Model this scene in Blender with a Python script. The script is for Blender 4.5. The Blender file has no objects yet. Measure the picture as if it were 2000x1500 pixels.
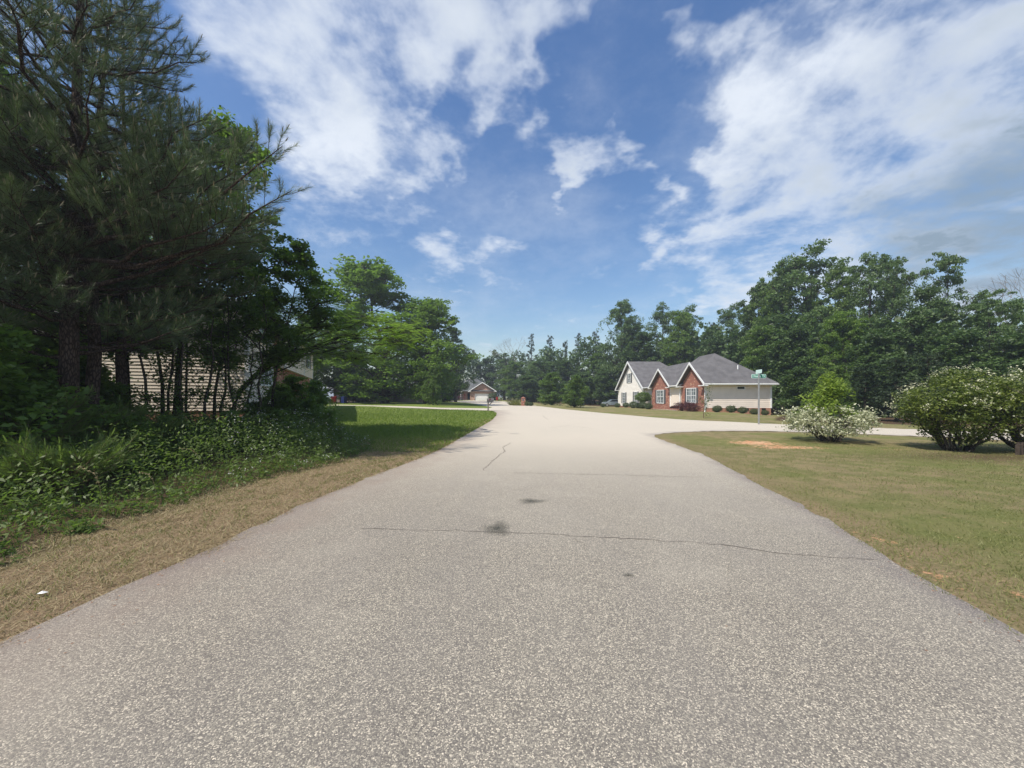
import bpy, math, random
import numpy as np
from mathutils import Vector, geometry
rad = math.radians
HAZE = 0.0009
S = bpy.context.scene
COL = S.collection

# ------------------------------------------------------------------ camera
EYE = 1.6; FPX = 755.0; HOR = 774.0
cam = bpy.data.cameras.new('camera'); camo = bpy.data.objects.new('camera', cam); COL.objects.link(camo)
camo.location = (0, 0, EYE); camo.rotation_euler = (rad(90), 0, 0)
cam.sensor_width = 36.0; cam.lens = 36.0 * FPX / 2000; cam.shift_y = (HOR - 750) / 2000
cam.clip_start = 0.05; cam.clip_end = 5000
S.camera = camo

# ------------------------------------------------------------------ light and sky
SUN_EL, SUN_AZ = 54.0, -130.0        # azimuth of the sun from +Y towards +X
sv = Vector((math.sin(rad(SUN_AZ)) * math.cos(rad(SUN_EL)), math.cos(rad(SUN_AZ)) * math.cos(rad(SUN_EL)), math.sin(rad(SUN_EL))))
sun = bpy.data.lights.new('sun', 'SUN'); sun.energy = 4.6; sun.angle = rad(0.53); sun.color = (1.0, 0.94, 0.85)
suno = bpy.data.objects.new('sun', sun); COL.objects.link(suno)
suno.rotation_euler = sv.to_track_quat('Z', 'Y').to_euler()
S.view_settings.view_transform = 'Standard'; S.view_settings.look = 'None'
S.view_settings.exposure = 0.20; S.view_settings.gamma = 1.0; S.view_settings.use_curve_mapping = False
S.render.film_transparent = False

world = bpy.data.worlds.new('World'); S.world = world; world.use_nodes = True
wn = world.node_tree; wn.nodes.clear(); wl = wn.links
def wnode(t, **k):
    n = wn.nodes.new(t)
    for a, b in k.items(): setattr(n, a, b)
    return n
def wmath(op, a, b=None, c=None, clamp=False):
    n = wnode('ShaderNodeMath', operation=op, use_clamp=clamp)
    for i, v in enumerate((a, b, c)):
        if v is None: continue
        if isinstance(v, (int, float)): n.inputs[i].default_value = v
        else: wl.new(v, n.inputs[i])
    return n.outputs[0]
def wvec(op, a, b=None):
    n = wnode('ShaderNodeVectorMath', operation=op)
    for i, v in enumerate((a, b)):
        if v is None: continue
        if isinstance(v, (tuple, list, Vector)): n.inputs[i].default_value = v
        else: wl.new(v, n.inputs[i])
    return n
def wmix(f, a, b):
    n = wnode('ShaderNodeMix', data_type='RGBA')
    for i, v in ((0, f), (6, a), (7, b)):
        if isinstance(v, (int, float)): n.inputs[i].default_value = v
        elif isinstance(v, tuple): n.inputs[i].default_value = v + (1,)
        else: wl.new(v, n.inputs[i])
    return n.outputs[2]
def wramp(v, a, b, lo=0.0, hi=1.0, smooth=True):
    n = wnode('ShaderNodeMapRange'); n.interpolation_type = 'SMOOTHSTEP' if smooth else 'LINEAR'
    wl.new(v, n.inputs[0]); n.inputs[1].default_value = a; n.inputs[2].default_value = b
    n.inputs[3].default_value = lo; n.inputs[4].default_value = hi
    return n.outputs[0]
tc = wnode('ShaderNodeTexCoord')
D = wvec('NORMALIZE', tc.outputs['Generated']).outputs[0]
sky = wnode('ShaderNodeTexSky', sky_type='NISHITA'); sky.sun_disc = False
sky.sun_elevation = rad(SUN_EL); sky.sun_rotation = rad(SUN_AZ) % (2 * math.pi)
sky.altitude = 200; sky.air_density = 1.35; sky.dust_density = 1.2; sky.ozone_density = 2.4
sep = wnode('ShaderNodeSeparateXYZ'); wl.new(D, sep.inputs[0])
den = wmath('ADD', wmath('MAXIMUM', sep.outputs[2], 0.0), 0.22)
px_ = wmath('DIVIDE', sep.outputs[0], den); py_ = wmath('DIVIDE', sep.outputs[1], den)
comb = wnode('ShaderNodeCombineXYZ'); wl.new(px_, comb.inputs[0]); wl.new(py_, comb.inputs[1])
P = comb.outputs[0]
def wnoise(vec, scale, detail, rough=0.55, off=(0, 0, 0), dist=0.0):
    m = wvec('ADD', vec, off).outputs[0]
    n = wnode('ShaderNodeTexNoise'); n.inputs['Scale'].default_value = scale
    n.inputs['Detail'].default_value = detail; n.inputs['Roughness'].default_value = rough
    n.inputs['Distortion'].default_value = dist
    wl.new(m, n.inputs['Vector']); return n
# warp of the directions so the cloud banks get ragged outlines
warp = wnoise(P, 2.6, 5, 0.6, (3.1, 1.7, 0.4))
wv = wvec('SUBTRACT', warp.outputs['Color'], (0.5, 0.5, 0.5)).outputs[0]
wsc = wvec('SCALE', wv); wsc.inputs['Scale'].default_value = 0.42
DW = wvec('NORMALIZE', wvec('ADD', D, wsc.outputs[0]).outputs[0]).outputs[0]
def pdir(px, py):
    return Vector(((px - 1000) / FPX, 1.0, (HOR - py) / FPX)).normalized()
BANKS = [  # direction given as bearings of the cloud banks: x, y, radius, weight
    (540, 30, 110, .95), (720, 70, 100, .85), (880, 30, 110, .9), (660, 140, 60, .7), (590, 235, 75, 1.0), (650, 270, 60, .7),
    (900, 130, 70, .9), (1090, 10, 90, .9), (1190, 10, 60, .7), (470, 10, 80, .5), (820, 180, 35, .8),
    (1035, 130, 38, .8), (965, 208, 36, .8), (1075, 190, 28, .7), (1140, 300, 48, 1.0), (1200, 295, 30, .8), (1108, 356, 30, .9),
    (1180, 235, 24, .55), (845, 300, 44, .8), (905, 300, 34, .7), (785, 348, 34, .8), (835, 450, 34, .7), (855, 515, 44, .8),
    (965, 495, 44, .6), (620, 350, 30, .5), (1265, 375, 30, .75), (700, 300, 60, .6), (740, 230, 60, .5), (560, 300, 50, .7), (640, 400, 50, .35), (1010, 60, 60, .7), (930, 360, 40, .45), (1230, 320, 40, .5), (760, 420, 50, .35), (1350, 60, 45, .75), (1390, 130, 50, .7),
    (1500, 130, 80, 1.0), (1560, 200, 120, 1.1), (1440, 250, 80, 1.0), (1660, 60, 130, 1.0), (1800, 120, 190, 1.1), (1950, 80, 200, 1.0),
    (1400, 300, 60, .9), (1490, 390, 80, .85), (1620, 340, 130, 1.0), (1800, 330, 180, 1.2), (2000, 350, 220, 1.3), (1340, 470, 46, .85),
    (1420, 440, 60, .85), (1440, 540, 80, .8), (1600, 480, 130, 1.2), (1760, 520, 170, 1.3), (1950, 560, 200, 1.3), (1880, 440, 150, 1.1), (1700, 230, 120, .7), (2300, 300, 420, 1.2),
    (1980, 450, 260, .9), (1750, 420, 200, .6), (1900, -300, 420, .9), (700, -260, 300, .8), (1230, 610, 30, .35), (1540, 15, 60, .6)]
mask = None
for (x, y, r, w) in BANKS:
    d0 = pdir(x, y); d1 = pdir(x + r * .7, y - r * .7); k = 1.0 / max(1e-5, (1 - d0.dot(d1)))
    dt = wvec('DOT_PRODUCT', DW, tuple(d0)).outputs['Value']
    e = wmath('EXPONENT', wmath('MULTIPLY_ADD', dt, k, -k))
    mask = wmath('MULTIPLY_ADD', e, w, 0.0 if mask is None else mask)
mask = wmath('MINIMUM', mask, 1.15)
n1a = wnoise(P, 2.4, 12, 0.62, (0, 0, 0), 0.25).outputs[0]
n1b = wnoise(P, 7.5, 8, 0.6, (5, 3, 0), 0.1).outputs[0]
n1 = wmath('MULTIPLY_ADD', n1b, 0.36, wmath('MULTIPLY', n1a, 0.64))
n2 = wnoise(P, 1.1, 5, 0.55, (7.3, 2.2, 0)).outputs[0]
behind = wramp(sep.outputs[1], 0.25, -0.3)                       # the sky behind the camera is partly cloudy too
rest = wmath('MULTIPLY', wramp(n2, 0.45, 0.62), behind)
m2 = wmath('MAXIMUM', mask, rest)
dens = wmath('ADD', wmath('MULTIPLY', m2, 0.50), wmath('MULTIPLY_ADD', n1, 2.9, -1.72))
cover = wmath('MULTIPLY', wmath('POWER', wramp(dens, -0.24, 0.62, smooth=True), 1.0), 0.96)
cirr = wmath('MULTIPLY', wramp(wnoise(P, 1.5, 8, .65, (1.2, 5.5, 2)).outputs[0], 0.42, 0.78), 0.32)
cover = wmath('MAXIMUM', cover, cirr)
cover = wmath('MULTIPLY', cover, wramp(sep.outputs[2], 0.0, 0.12))
hz = wramp(sep.outputs[2], -0.02, 0.40, 1.0, 0.0)
# thick parts turn grey: the big bank low on the right
g0 = pdir(2050, 440); g1 = pdir(1640, 560)
gdt = wvec('DOT_PRODUCT', DW, tuple(g0)).outputs['Value']
gk = 1.0 / (1 - g0.dot(g1))
grey = wmath('EXPONENT', wmath('MULTIPLY_ADD', gdt, gk, -gk))
n3 = wnoise(P, 1.7, 6, 0.55, (4.4, 9.1, 0), .3).outputs[0]
shade = wmath('ADD', wmath('MULTIPLY', grey, wramp(n3, .30, .55, .45, 1.15)), wramp(n3, 0.36, 0.70, 0.0, 0.42), clamp=True)
edge = wramp(dens, 0.10, 0.60)
shade = wmath('MULTIPLY', shade, wmath('MAXIMUM', edge, grey))
CB = 1.0
cloud = wmix(shade, (5.5, 5.9, 6.5), (1.9, 2.5, 3.15))
hs = wnode('ShaderNodeHueSaturation'); hs.inputs['Saturation'].default_value = 1.22; hs.inputs['Value'].default_value = 0.94; hs.inputs['Hue'].default_value = 0.508
wl.new(sky.outputs[0], hs.inputs['Color'])
full = wmix(cover, hs.outputs[0], cloud)
bg = wnode('ShaderNodeBackground'); bg.inputs[1].default_value = 0.135
wl.new(full, bg.inputs[0])
wo = wnode('ShaderNodeOutputWorld'); wl.new(bg.outputs[0], wo.inputs[0])
world.cycles.sampling_method = 'MANUAL'; world.cycles.sample_map_resolution = 1024

# ------------------------------------------------------------------ materials
def newmat(name):
    m = bpy.data.materials.new(name); m.use_nodes = True
    nt = m.node_tree; nt.nodes.clear(); return m, nt
class NT:
    def __init__(s, name):
        s.m, s.nt = newmat(name); s.l = s.nt.links
    def n(s, t, **k):
        x = s.nt.nodes.new(t)
        for a, b in k.items(): setattr(x, a, b)
        return x
    def set(s, sock, v):
        if v is None: return
        if isinstance(v, (int, float)): sock.default_value = v
        elif isinstance(v, (tuple, list)):
            sock.default_value = tuple(v) + ((1,) if len(v) == 3 and len(sock.default_value) == 4 else ())
        else: s.l.new(v, sock)
    def math(s, op, a, b=None, c=None, clamp=False):
        x = s.n('ShaderNodeMath', operation=op, use_clamp=clamp)
        for i, v in enumerate((a, b, c)): s.set(x.inputs[i], v) if v is not None else None
        return x.outputs[0]
    def mix(s, f, a, b, blend='MIX'):
        x = s.n('ShaderNodeMix', data_type='RGBA', blend_type=blend)
        s.set(x.inputs[0], f); s.set(x.inputs[6], a); s.set(x.inputs[7], b); return x.outputs[2]
    def noise(s, vec, scale, detail=4, rough=.55, dist=0):
        x = s.n('ShaderNodeTexNoise'); s.set(x.inputs['Vector'], vec); x.inputs['Scale'].default_value = scale
        x.inputs['Detail'].default_value = detail; x.inputs['Roughness'].default_value = rough
        x.inputs['Distortion'].default_value = dist; return x
    def ramp(s, v, a, b, lo=0., hi=1., smooth=True):
        x = s.n('ShaderNodeMapRange'); x.interpolation_type = 'SMOOTHSTEP' if smooth else 'LINEAR'
        s.set(x.inputs[0], v)
        for i, q in enumerate((a, b, lo, hi)): x.inputs[i + 1].default_value = q
        return x.outputs[0]
    def obj(s): return s.n('ShaderNodeTexCoord').outputs['Object']
    def attr(s, name): return s.n('ShaderNodeAttribute', attribute_name=name).outputs['Fac']
    def bump(s, h, strength, dist):
        x = s.n('ShaderNodeBump'); x.inputs['Strength'].default_value = strength; x.inputs['Distance'].default_value = dist
        s.set(x.inputs['Height'], h); return x.outputs[0]
    def out(s, col, rough=.7, spec=.3, metal=0., normal=None, trans=None, tcol=None):
        p = s.n('ShaderNodeBsdfPrincipled'); s.set(p.inputs['Base Color'], col); s.set(p.inputs['Roughness'], rough)
        s.set(p.inputs['Metallic'], metal); s.set(p.inputs['Specular IOR Level'], spec)
        if normal is not None: s.l.new(normal, p.inputs['Normal'])
        o = s.n('ShaderNodeOutputMaterial'); sh = p.outputs[0]
        if trans:
            t = s.n('ShaderNodeBsdfTranslucent'); s.set(t.inputs[0], tcol if tcol is not None else col)
            mx = s.n('ShaderNodeMixShader'); mx.inputs[0].default_value = trans
            s.l.new(sh, mx.inputs[1]); s.l.new(t.outputs[0], mx.inputs[2]); sh = mx.outputs[0]
        s.l.new(sh, o.inputs[0]); return s.m

def leaf_mat(name, dark, light, tcol, trans=.35, rough=.5, spec=.35):
    t = NT(name); f = t.attr('tint'); c = t.mix(f, dark, light)
    big = t.noise(t.obj(), .9, 2).outputs[0]
    c = t.mix(t.ramp(big, .35, .65, 0, .5), c, t.mix(.5, c, light))
    return t.out(c, rough, spec, trans=trans, tcol=t.mix(f, tuple(x * .75 for x in tcol), tcol))
def plain(name, col, rough=.6, spec=.3, metal=0., var=.12, scale=6., bump=0.):
    t = NT(name); nz = t.noise(t.obj(), scale, 5).outputs[0]
    c = t.mix(t.ramp(nz, .3, .7), tuple(x * (1 - var) for x in col), tuple(min(1, x * (1 + var)) for x in col))
    nm = t.bump(nz, .5, bump) if bump else None
    return t.out(c, rough, spec, metal, nm)
def bark_mat(name, a, b, sc=9.):
    t = NT(name); o = t.obj(); mp = t.n('ShaderNodeMapping'); t.l.new(o, mp.inputs[0]); mp.inputs['Scale'].default_value = (1, 1, .28)
    v = t.n('ShaderNodeTexVoronoi', feature='DISTANCE_TO_EDGE'); t.l.new(mp.outputs[0], v.inputs['Vector']); v.inputs['Scale'].default_value = sc
    nz = t.noise(mp.outputs[0], sc * 2, 6).outputs[0]
    h = t.math('ADD', t.ramp(v.outputs[0], 0, .25), nz)
    c = t.mix(t.ramp(h, .7, 1.5), a, b)
    return t.out(c, .9, .1, normal=t.bump(h, .7, .012))

M = {}
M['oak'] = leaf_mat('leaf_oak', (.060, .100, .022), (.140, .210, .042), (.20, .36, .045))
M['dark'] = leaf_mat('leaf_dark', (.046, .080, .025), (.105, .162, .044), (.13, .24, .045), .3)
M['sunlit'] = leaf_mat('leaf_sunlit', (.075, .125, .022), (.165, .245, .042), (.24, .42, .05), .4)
M['airy'] = leaf_mat('leaf_airy', (.060, .105, .032), (.130, .195, .060), (.19, .32, .07))
M['bright'] = leaf_mat('leaf_bright', (.110, .185, .025), (.200, .310, .045), (.32, .52, .06), .45)
M['lime'] = leaf_mat('leaf_lime', (.12, .19, .025), (.25, .34, .05), (.38, .52, .08), .45)
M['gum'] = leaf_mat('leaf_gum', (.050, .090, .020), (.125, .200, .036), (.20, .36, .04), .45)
M['pine'] = leaf_mat('needle_pine', (.055, .092, .038), (.145, .195, .080), (.15, .24, .07), .2, .4, .4)
M['pinefar'] = leaf_mat('needle_far_pine', (.026, .045, .022), (.060, .082, .040), (.06, .09, .04), .15)
M['sapling'] = leaf_mat('needle_sapling', (.045, .080, .016), (.11, .165, .035), (.22, .34, .06), .35)
M['weed'] = leaf_mat('leaf_weed', (.062, .098, .022), (.150, .205, .050), (.20, .34, .05), .4)
M['cedar'] = leaf_mat('leaf_cedar', (.028, .050, .022), (.058, .090, .036), (.04, .08, .03), .12)
M['box'] = leaf_mat('leaf_box', (.040, .065, .022), (.085, .115, .040), (.10, .18, .04), .2)
M['burgundy'] = leaf_mat('leaf_burgundy', (.045, .020, .024), (.12, .045, .050), (.20, .05, .05), .3)
M['ligustrum'] = leaf_mat('leaf_ligustrum', (.055, .082, .016), (.180, .215, .042), (.20, .30, .04), .3, .35, .5)
M['petal'] = leaf_mat('petal_cream', (.50, .50, .28), (.78, .77, .54), (.7, .7, .45), .4)
M['petalw'] = leaf_mat('petal_white', (.50, .52, .48), (.80, .80, .76), (.7, .7, .6), .4)
M['varieg'] = leaf_mat('leaf_variegated', (.18, .21, .09), (.74, .73, .52), (.5, .55, .3), .35)
M['straw'] = leaf_mat('straw', (.16, .13, .060), (.52, .42, .24), (.42, .33, .18), .3, .6)
M['blade'] = leaf_mat('grass_blade', (.120, .145, .040), (.290, .275, .110), (.28, .34, .08), .35)
M['lushblade'] = leaf_mat('grass_lush', (.115, .165, .028), (.220, .280, .062), (.26, .40, .05), .4)
M['candle'] = leaf_mat('pine_candle', (.13, .12, .07), (.26, .22, .15), (.2, .2, .1), .15)
M['tanleaf'] = leaf_mat('leaf_tan', (.20, .10, .06), (.42, .24, .14), (.4, .2, .1), .3)
M['bark'] = bark_mat('bark_grey', (.040, .034, .027), (.115, .10, .08), 26.)
M['pinebark'] = bark_mat('bark_pine', (.035, .024, .018), (.11, .080, .064), 24.)
M['twig'] = plain('twig_brown', (.16, .11, .075), .9, .1, var=.3)
M['white'] = plain('white_trim', (.78, .78, .76), .5, .4, var=.04)
M['cream'] = plain('cream_siding', (.80, .70, .60), .6, .3, var=.05, scale=1.2)
M['sunstruck'] = plain('cream_siding_sunlit', (.90, .85, .77), .6, .3, var=.04, scale=1.2)  # same siding as cream, colour lightened for the stronger sun on the gable
M['beige'] = plain('beige_siding', (.82, .71, .59), .6, .3, var=.06, scale=1.0)
M['shutter'] = plain('shutter_grey', (.10, .105, .11), .6, .3, var=.1)
M['redpaint'] = plain('red_paint', (.20, .014, .016), .5, .4, var=.15)
M['bluepaint'] = plain('blue_plastic', (.012, .022, .11), .45, .4, var=.15)
M['redbin'] = plain('red_plastic', (.30, .015, .014), .45, .4, var=.15)
M['greenpl'] = plain('green_plastic', (.02, .08, .06), .5, .4)
M['darkwood'] = plain('weathered_wood', (.07, .055, .045), .85, .15, var=.3)
M['greywood'] = plain('grey_wood', (.22, .19, .165), .85, .15, var=.3, scale=12)
M['metal'] = plain('galvanised', (.42, .42, .41), .45, .5, .8, var=.1)
M['boxmetal'] = plain('mailbox_metal', (.15, .13, .125), .5, .5, .3, var=.15)
M['black'] = plain('black_void', (.012, .012, .012), .6, .3)
M['concrete'] = plain('pale_concrete', (.56, .50, .40), .85, .2, var=.12, scale=1.5)
M['mulch'] = plain('red_mulch', (.22, .10, .06), .95, .1, var=.35, scale=9)
M['carpaint'] = plain('silver_paint', (.30, .36, .40), .3, .6, .5, var=.04)
M['rubber'] = plain('rubber', (.02, .02, .02), .8, .2)
M['signgreen'] = plain('sign_green', (.010, .17, .115), .45, .4, var=.05)
M['signwhite'] = plain('sign_white', (.62, .80, .74), .4, .4, var=.03)
t = NT('window_glass'); M['glass'] = t.out(t.mix(t.ramp(t.noise(t.obj(), 1.3, 2).outputs[0], .4, .6), (.10, .12, .13), (.30, .33, .34)), .08, .8)
t = NT('dark_glass'); M['darkglass'] = t.out((.02, .024, .028), .06, .8)

def brick_mat(name, plane, cols, mortar=(.42, .34, .28)):
    t = NT(name); o = t.obj(); s_ = t.n('ShaderNodeSeparateXYZ'); t.l.new(o, s_.inputs[0])
    c_ = t.n('ShaderNodeCombineXYZ'); t.l.new(s_.outputs[1 if plane == 'x' else 0], c_.inputs[0]); t.l.new(s_.outputs[2], c_.inputs[1])
    b = t.n('ShaderNodeTexBrick'); t.l.new(c_.outputs[0], b.inputs['Vector']); b.inputs['Scale'].default_value = 1.0
    b.inputs['Brick Width'].default_value = .235; b.inputs['Row Height'].default_value = .085; b.inputs['Mortar Size'].default_value = .008
    b.inputs['Color1'].default_value = cols[0] + (1,); b.inputs['Color2'].default_value = cols[1] + (1,); b.inputs['Mortar'].default_value = mortar + (1,)
    b.inputs['Bias'].default_value = 0.1
    sc_ = t.n('ShaderNodeVectorMath', operation='MULTIPLY'); t.l.new(c_.outputs[0], sc_.inputs[0]); sc_.inputs[1].default_value = (4.2, 11.7, 1)
    fl = t.n('ShaderNodeVectorMath', operation='FLOOR'); t.l.new(sc_.outputs[0], fl.inputs[0])
    wn_ = t.n('ShaderNodeTexWhiteNoise', noise_dimensions='3D'); t.l.new(fl.outputs[0], wn_.inputs['Vector'])
    c = t.mix(t.ramp(wn_.outputs[0], .90, .93), b.outputs['Color'], cols[2])
    return t.out(c, .85, .2, normal=t.bump(b.outputs['Fac'], -.4, .01))
RED = ((.34, .105, .062), (.24, .070, .045), (.55, .34, .22))
M['brickx'] = brick_mat('brick_red_x', 'x', RED); M['bricky'] = brick_mat('brick_red_y', 'y', RED)
M['foundation'] = brick_mat('brick_foundation', 'y', ((.42, .20, .13), (.36, .17, .11), (.46, .26, .18)), (.44, .30, .23))
PK = ((.50, .29, .215), (.38, .20, .15), (.66, .50, .38))
M['brickpink'] = brick_mat('brick_pink', 'y', PK, (.5, .4, .32))
def roof_mat(name, col):
    t = NT(name); o = t.obj(); nz = t.noise(o, 1.2, 5).outputs[0]; n2_ = t.noise(o, 22, 3).outputs[0]
    s_ = t.n('ShaderNodeSeparateXYZ'); t.l.new(o, s_.inputs[0])
    row = t.math('FRACT', t.math('MULTIPLY', s_.outputs[2], 9.0))
    f = t.math('ADD', t.math('MULTIPLY', nz, .6), t.math('MULTIPLY', n2_, .5))
    f = t.math('SUBTRACT', f, t.math('MULTIPLY', t.ramp(row, .0, .18, 1, 0), .18))
    c = t.mix(t.ramp(f, .3, .8), tuple(x * .66 for x in col), tuple(x * 1.3 for x in col))
    return t.out(c, .9, .15, normal=t.bump(f, .5, .02))
M['roof'] = roof_mat('roof_shingle', (.135, .130, .130)); M['rooffar'] = roof_mat('roof_far', (.120, .125, .125))

# road: exposed light aggregate in dark binder
t = NT('road_aggregate'); o = t.obj()
v = t.n('ShaderNodeTexVoronoi'); t.l.new(o, v.inputs['Vector']); v.inputs['Scale'].default_value = 150; v.inputs['Randomness'].default_value = 1
v2 = t.n('ShaderNodeTexVoronoi', feature='DISTANCE_TO_EDGE'); t.l.new(o, v2.inputs['Vector']); v2.inputs['Scale'].default_value = 150
sepc = t.n('ShaderNodeSeparateColor'); t.l.new(v.outputs['Color'], sepc.inputs[0])
cr = t.n('ShaderNodeValToRGB'); t.l.new(sepc.outputs[0], cr.inputs[0])
el = cr.color_ramp.elements; el[0].color = (.050, .045, .045, 1); el[1].color = (.86, .75, .57, 1)
for p_, c_ in ((.25, (.120, .108, .092, 1)), (.5, (.220, .198, .154, 1)), (.78, (.39, .352, .272, 1))):
    e_ = el.new(p_); e_.color = c_
fine = t.noise(o, 210, 3, .6).outputs[0]
c = t.mix(t.ramp(v2.outputs[0], .0, .10, .75, 0.), cr.outputs[0], (.10, .085, .082))
c = t.mix(t.ramp(fine, .35, .7, .0, .22), c, (.36, .33, .27))
lane = t.noise(o, .9, 3).outputs[0]
mpp = t.n('ShaderNodeMapping'); t.l.new(o, mpp.inputs[0]); mpp.inputs['Scale'].default_value = (1.5, .09, 1)
streak = t.noise(mpp.outputs[0], 1.0, 4, .6).outputs[0]
c = t.mix(t.ramp(streak, .42, .66, .0, .30), c, t.mix(.6, c, (.17, .155, .145)))
c = t.mix(t.ramp(lane, .5, .72, .0, .30), c, t.mix(.5, c, (.50, .45, .36)))
gy = t.n('ShaderNodeSeparateXYZ'); t.l.new(o, gy.inputs[0])
midn = t.noise(o, .55, 4).outputs[0]; big = t.noise(o, .16, 3).outputs[0]
c = t.mix(t.ramp(midn, .3, .7, .0, .35), c, t.mix(.5, c, (.28, .262, .228)))
far_pale = t.attr('far_pale')
c = t.mix(t.math('MULTIPLY', far_pale, .68), c, (.64, .57, .46))
c = t.mix(t.ramp(big, .42, .62, 0, .18), c, (.46, .42, .34))
dust = t.attr('dust'); dn = t.noise(o, 1.7, 5).outputs[0]
df = t.math('MULTIPLY', dust, t.ramp(dn, .25, .7, .35, 1.), clamp=True)
c = t.mix(t.math('MULTIPLY', df, .50), c, (.27, .20, .16))
edge_d = t.attr('edge')
c = t.mix(t.math('MULTIPLY', edge_d, t.ramp(dn, .3, .65, .25, .8)), c, t.mix(.6, c, (.14, .115, .125)))
stain = t.attr('stain')
c = t.mix(t.math('MULTIPLY', stain, t.ramp(t.noise(o, 9, 3).outputs[0], .3, .6, .5, 1.), clamp=True), c, (.085, .082, .060))
hb = t.math('ADD', t.math('MULTIPLY', t.ramp(v2.outputs[0], 0, .2), .6), t.math('MULTIPLY', sepc.outputs[1], .5))
M['road'] = t.out(c, .88, .25, normal=t.bump(hb, .55, .006))

# ground
t = NT('ground_cover'); o = t.obj()
na = t.noise(o, .35, 4).outputs[0]; nb = t.noise(o, 2.2, 5).outputs[0]; nc = t.noise(o, 24, 4, .7).outputs[0]; nd = t.noise(o, 90, 3, .7).outputs[0]
g = t.mix(t.ramp(nc, .3, .7), (.130, .130, .050), (.270, .245, .110))
g = t.mix(t.ramp(nb, .40, .62, 0, .75), g, (.330, .255, .140))
ne = t.noise(o, .8, 6, .65).outputs[0]
g = t.mix(t.ramp(ne, .50, .66, 0, .6), g, (.290, .220, .125))
g = t.mix(t.ramp(na, .42, .6, 0, .55), g, (.150, .185, .045))
lush = t.attr('lush')
lg = t.mix(t.ramp(nc, .3, .7), (.120, .170, .030), (.205, .260, .060))
lg = t.mix(t.ramp(nb, .42, .64, 0, .45), lg, (.20, .22, .060))
g = t.mix(lush, g, lg)
st = t.mix(t.ramp(nc, .3, .7), (.20, .130, .080), (.40, .300, .185))
dry = t.math('MULTIPLY', t.attr('dry'), t.ramp(nb, .2, .55, .7, 1.), clamp=True)
g = t.mix(dry, g, st)
so = t.mix(t.ramp(nc, .3, .7), (.060, .040, .026), (.130, .085, .052))
g = t.mix(t.attr('litter'), g, so)
cl = t.attr('clay')
clf = t.ramp(t.math('ADD', cl, t.math('MULTIPLY', t.math('SUBTRACT', t.noise(o, 6, 6, .75).outputs[0], .5), 3.2)), .40, .80)
g = t.mix(clf, g, t.mix(t.ramp(nb, .3, .7), (.66, .32, .17), (.72, .46, .28)))
g = t.mix(t.ramp(nd, .3, .7, 0, .35), g, t.mix(.5, g, (.06, .06, .02)))
M['ground'] = t.out(g, .95, .1, normal=t.bump(t.math('ADD', nc, nd), .8, .03))

# ------------------------------------------------------------------ helpers: terrain
CP = [(x, y, 0.) for x in (-12, -6, 0, 6, 12) for y in (-20, -5, 3, 8, 13)] + [
    (-5, 20, .05), (0, 20, .06), (8, 20, .02), (13, 20.6, .10), (-4, 30, .15), (-1.8, 36, .22), (-10, 27, .16), (-16, 54, .45), (-16, 62, .48), (-28, 60, .5),
    (0, 60, .12), (1.8, 62, .05), (-12, 120, .33), (-25, 120, .35), (0, 120, .3), (16, 57, -.12), (20, 40, 0.), (27, 40, -.36), (20, 60, -.25),
    (20, 72, -.42), (30, 60, -.4), (40, 40, -.2), (22, 15, 0.), (30, 8, 0.), (22, 27, -.05), (30, 25, -.1), (-14, 19, .35), (-20, 42, .5), (-20, 10, .1), (-30, 25, .4),
    (8, 40, .05), (13, 30, 0.), (60, 60, 0.), (60, 0, 0.), (-60, 0, .1), (-60, 60, .5), (0, 200, .3), (150, 200, .3), (-150, 200, .5), (150, 0, 0), (-150, 0, 0), (0, -100, 0)]
CPA = np.array(CP)
def H(x, y):
    x = np.asarray(x, float); y = np.asarray(y, float); sh = x.shape
    x = x.ravel(); y = y.ravel(); out = np.empty_like(x)
    for i in range(0, len(x), 20000):
        d2 = (x[i:i+20000, None] - CPA[:, 0]) ** 2 + (y[i:i+20000, None] - CPA[:, 1]) ** 2 + 6.0
        w = d2 ** -2.0
        out[i:i+20000] = (w * CPA[:, 2]).sum(1) / w.sum(1)
    return out.reshape(sh)
def h1(x, y): return float(H([x], [y])[0])
def G(px, py):                     # the spot of ground seen along a bearing
    z = 0.
    for _ in range(12):
        Y = (EYE - z) * FPX / (py - HOR); X = (px - 1000) / FPX * Y; z = h1(X, Y)
    return (X, Y)
def at(px, Y): return (px - 1000) / FPX * Y

def inside(poly, x, y):
    r = np.zeros(len(x), bool); n = len(poly)
    for i in range(n):
        x0, y0 = poly[i]; x1, y1 = poly[(i + 1) % n]
        if y0 == y1: continue
        c_ = ((y0 > y) != (y1 > y)) & (x < (x1 - x0) * (y - y0) / (y1 - y0) + x0); r ^= c_
    return r
def dist_line(pts, x, y, closed=False):
    d = np.full(len(x), 1e9); n = len(pts)
    for i in range(n if closed else n - 1):
        a = np.array(pts[i]); b = np.array(pts[(i + 1) % n]); ab = b - a; L2 = max(1e-9, ab @ ab)
        tt = np.clip(((x - a[0]) * ab[0] + (y - a[1]) * ab[1]) / L2, 0, 1)
        d = np.minimum(d, np.hypot(x - a[0] - tt * ab[0], y - a[1] - tt * ab[1]))
    return d

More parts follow.
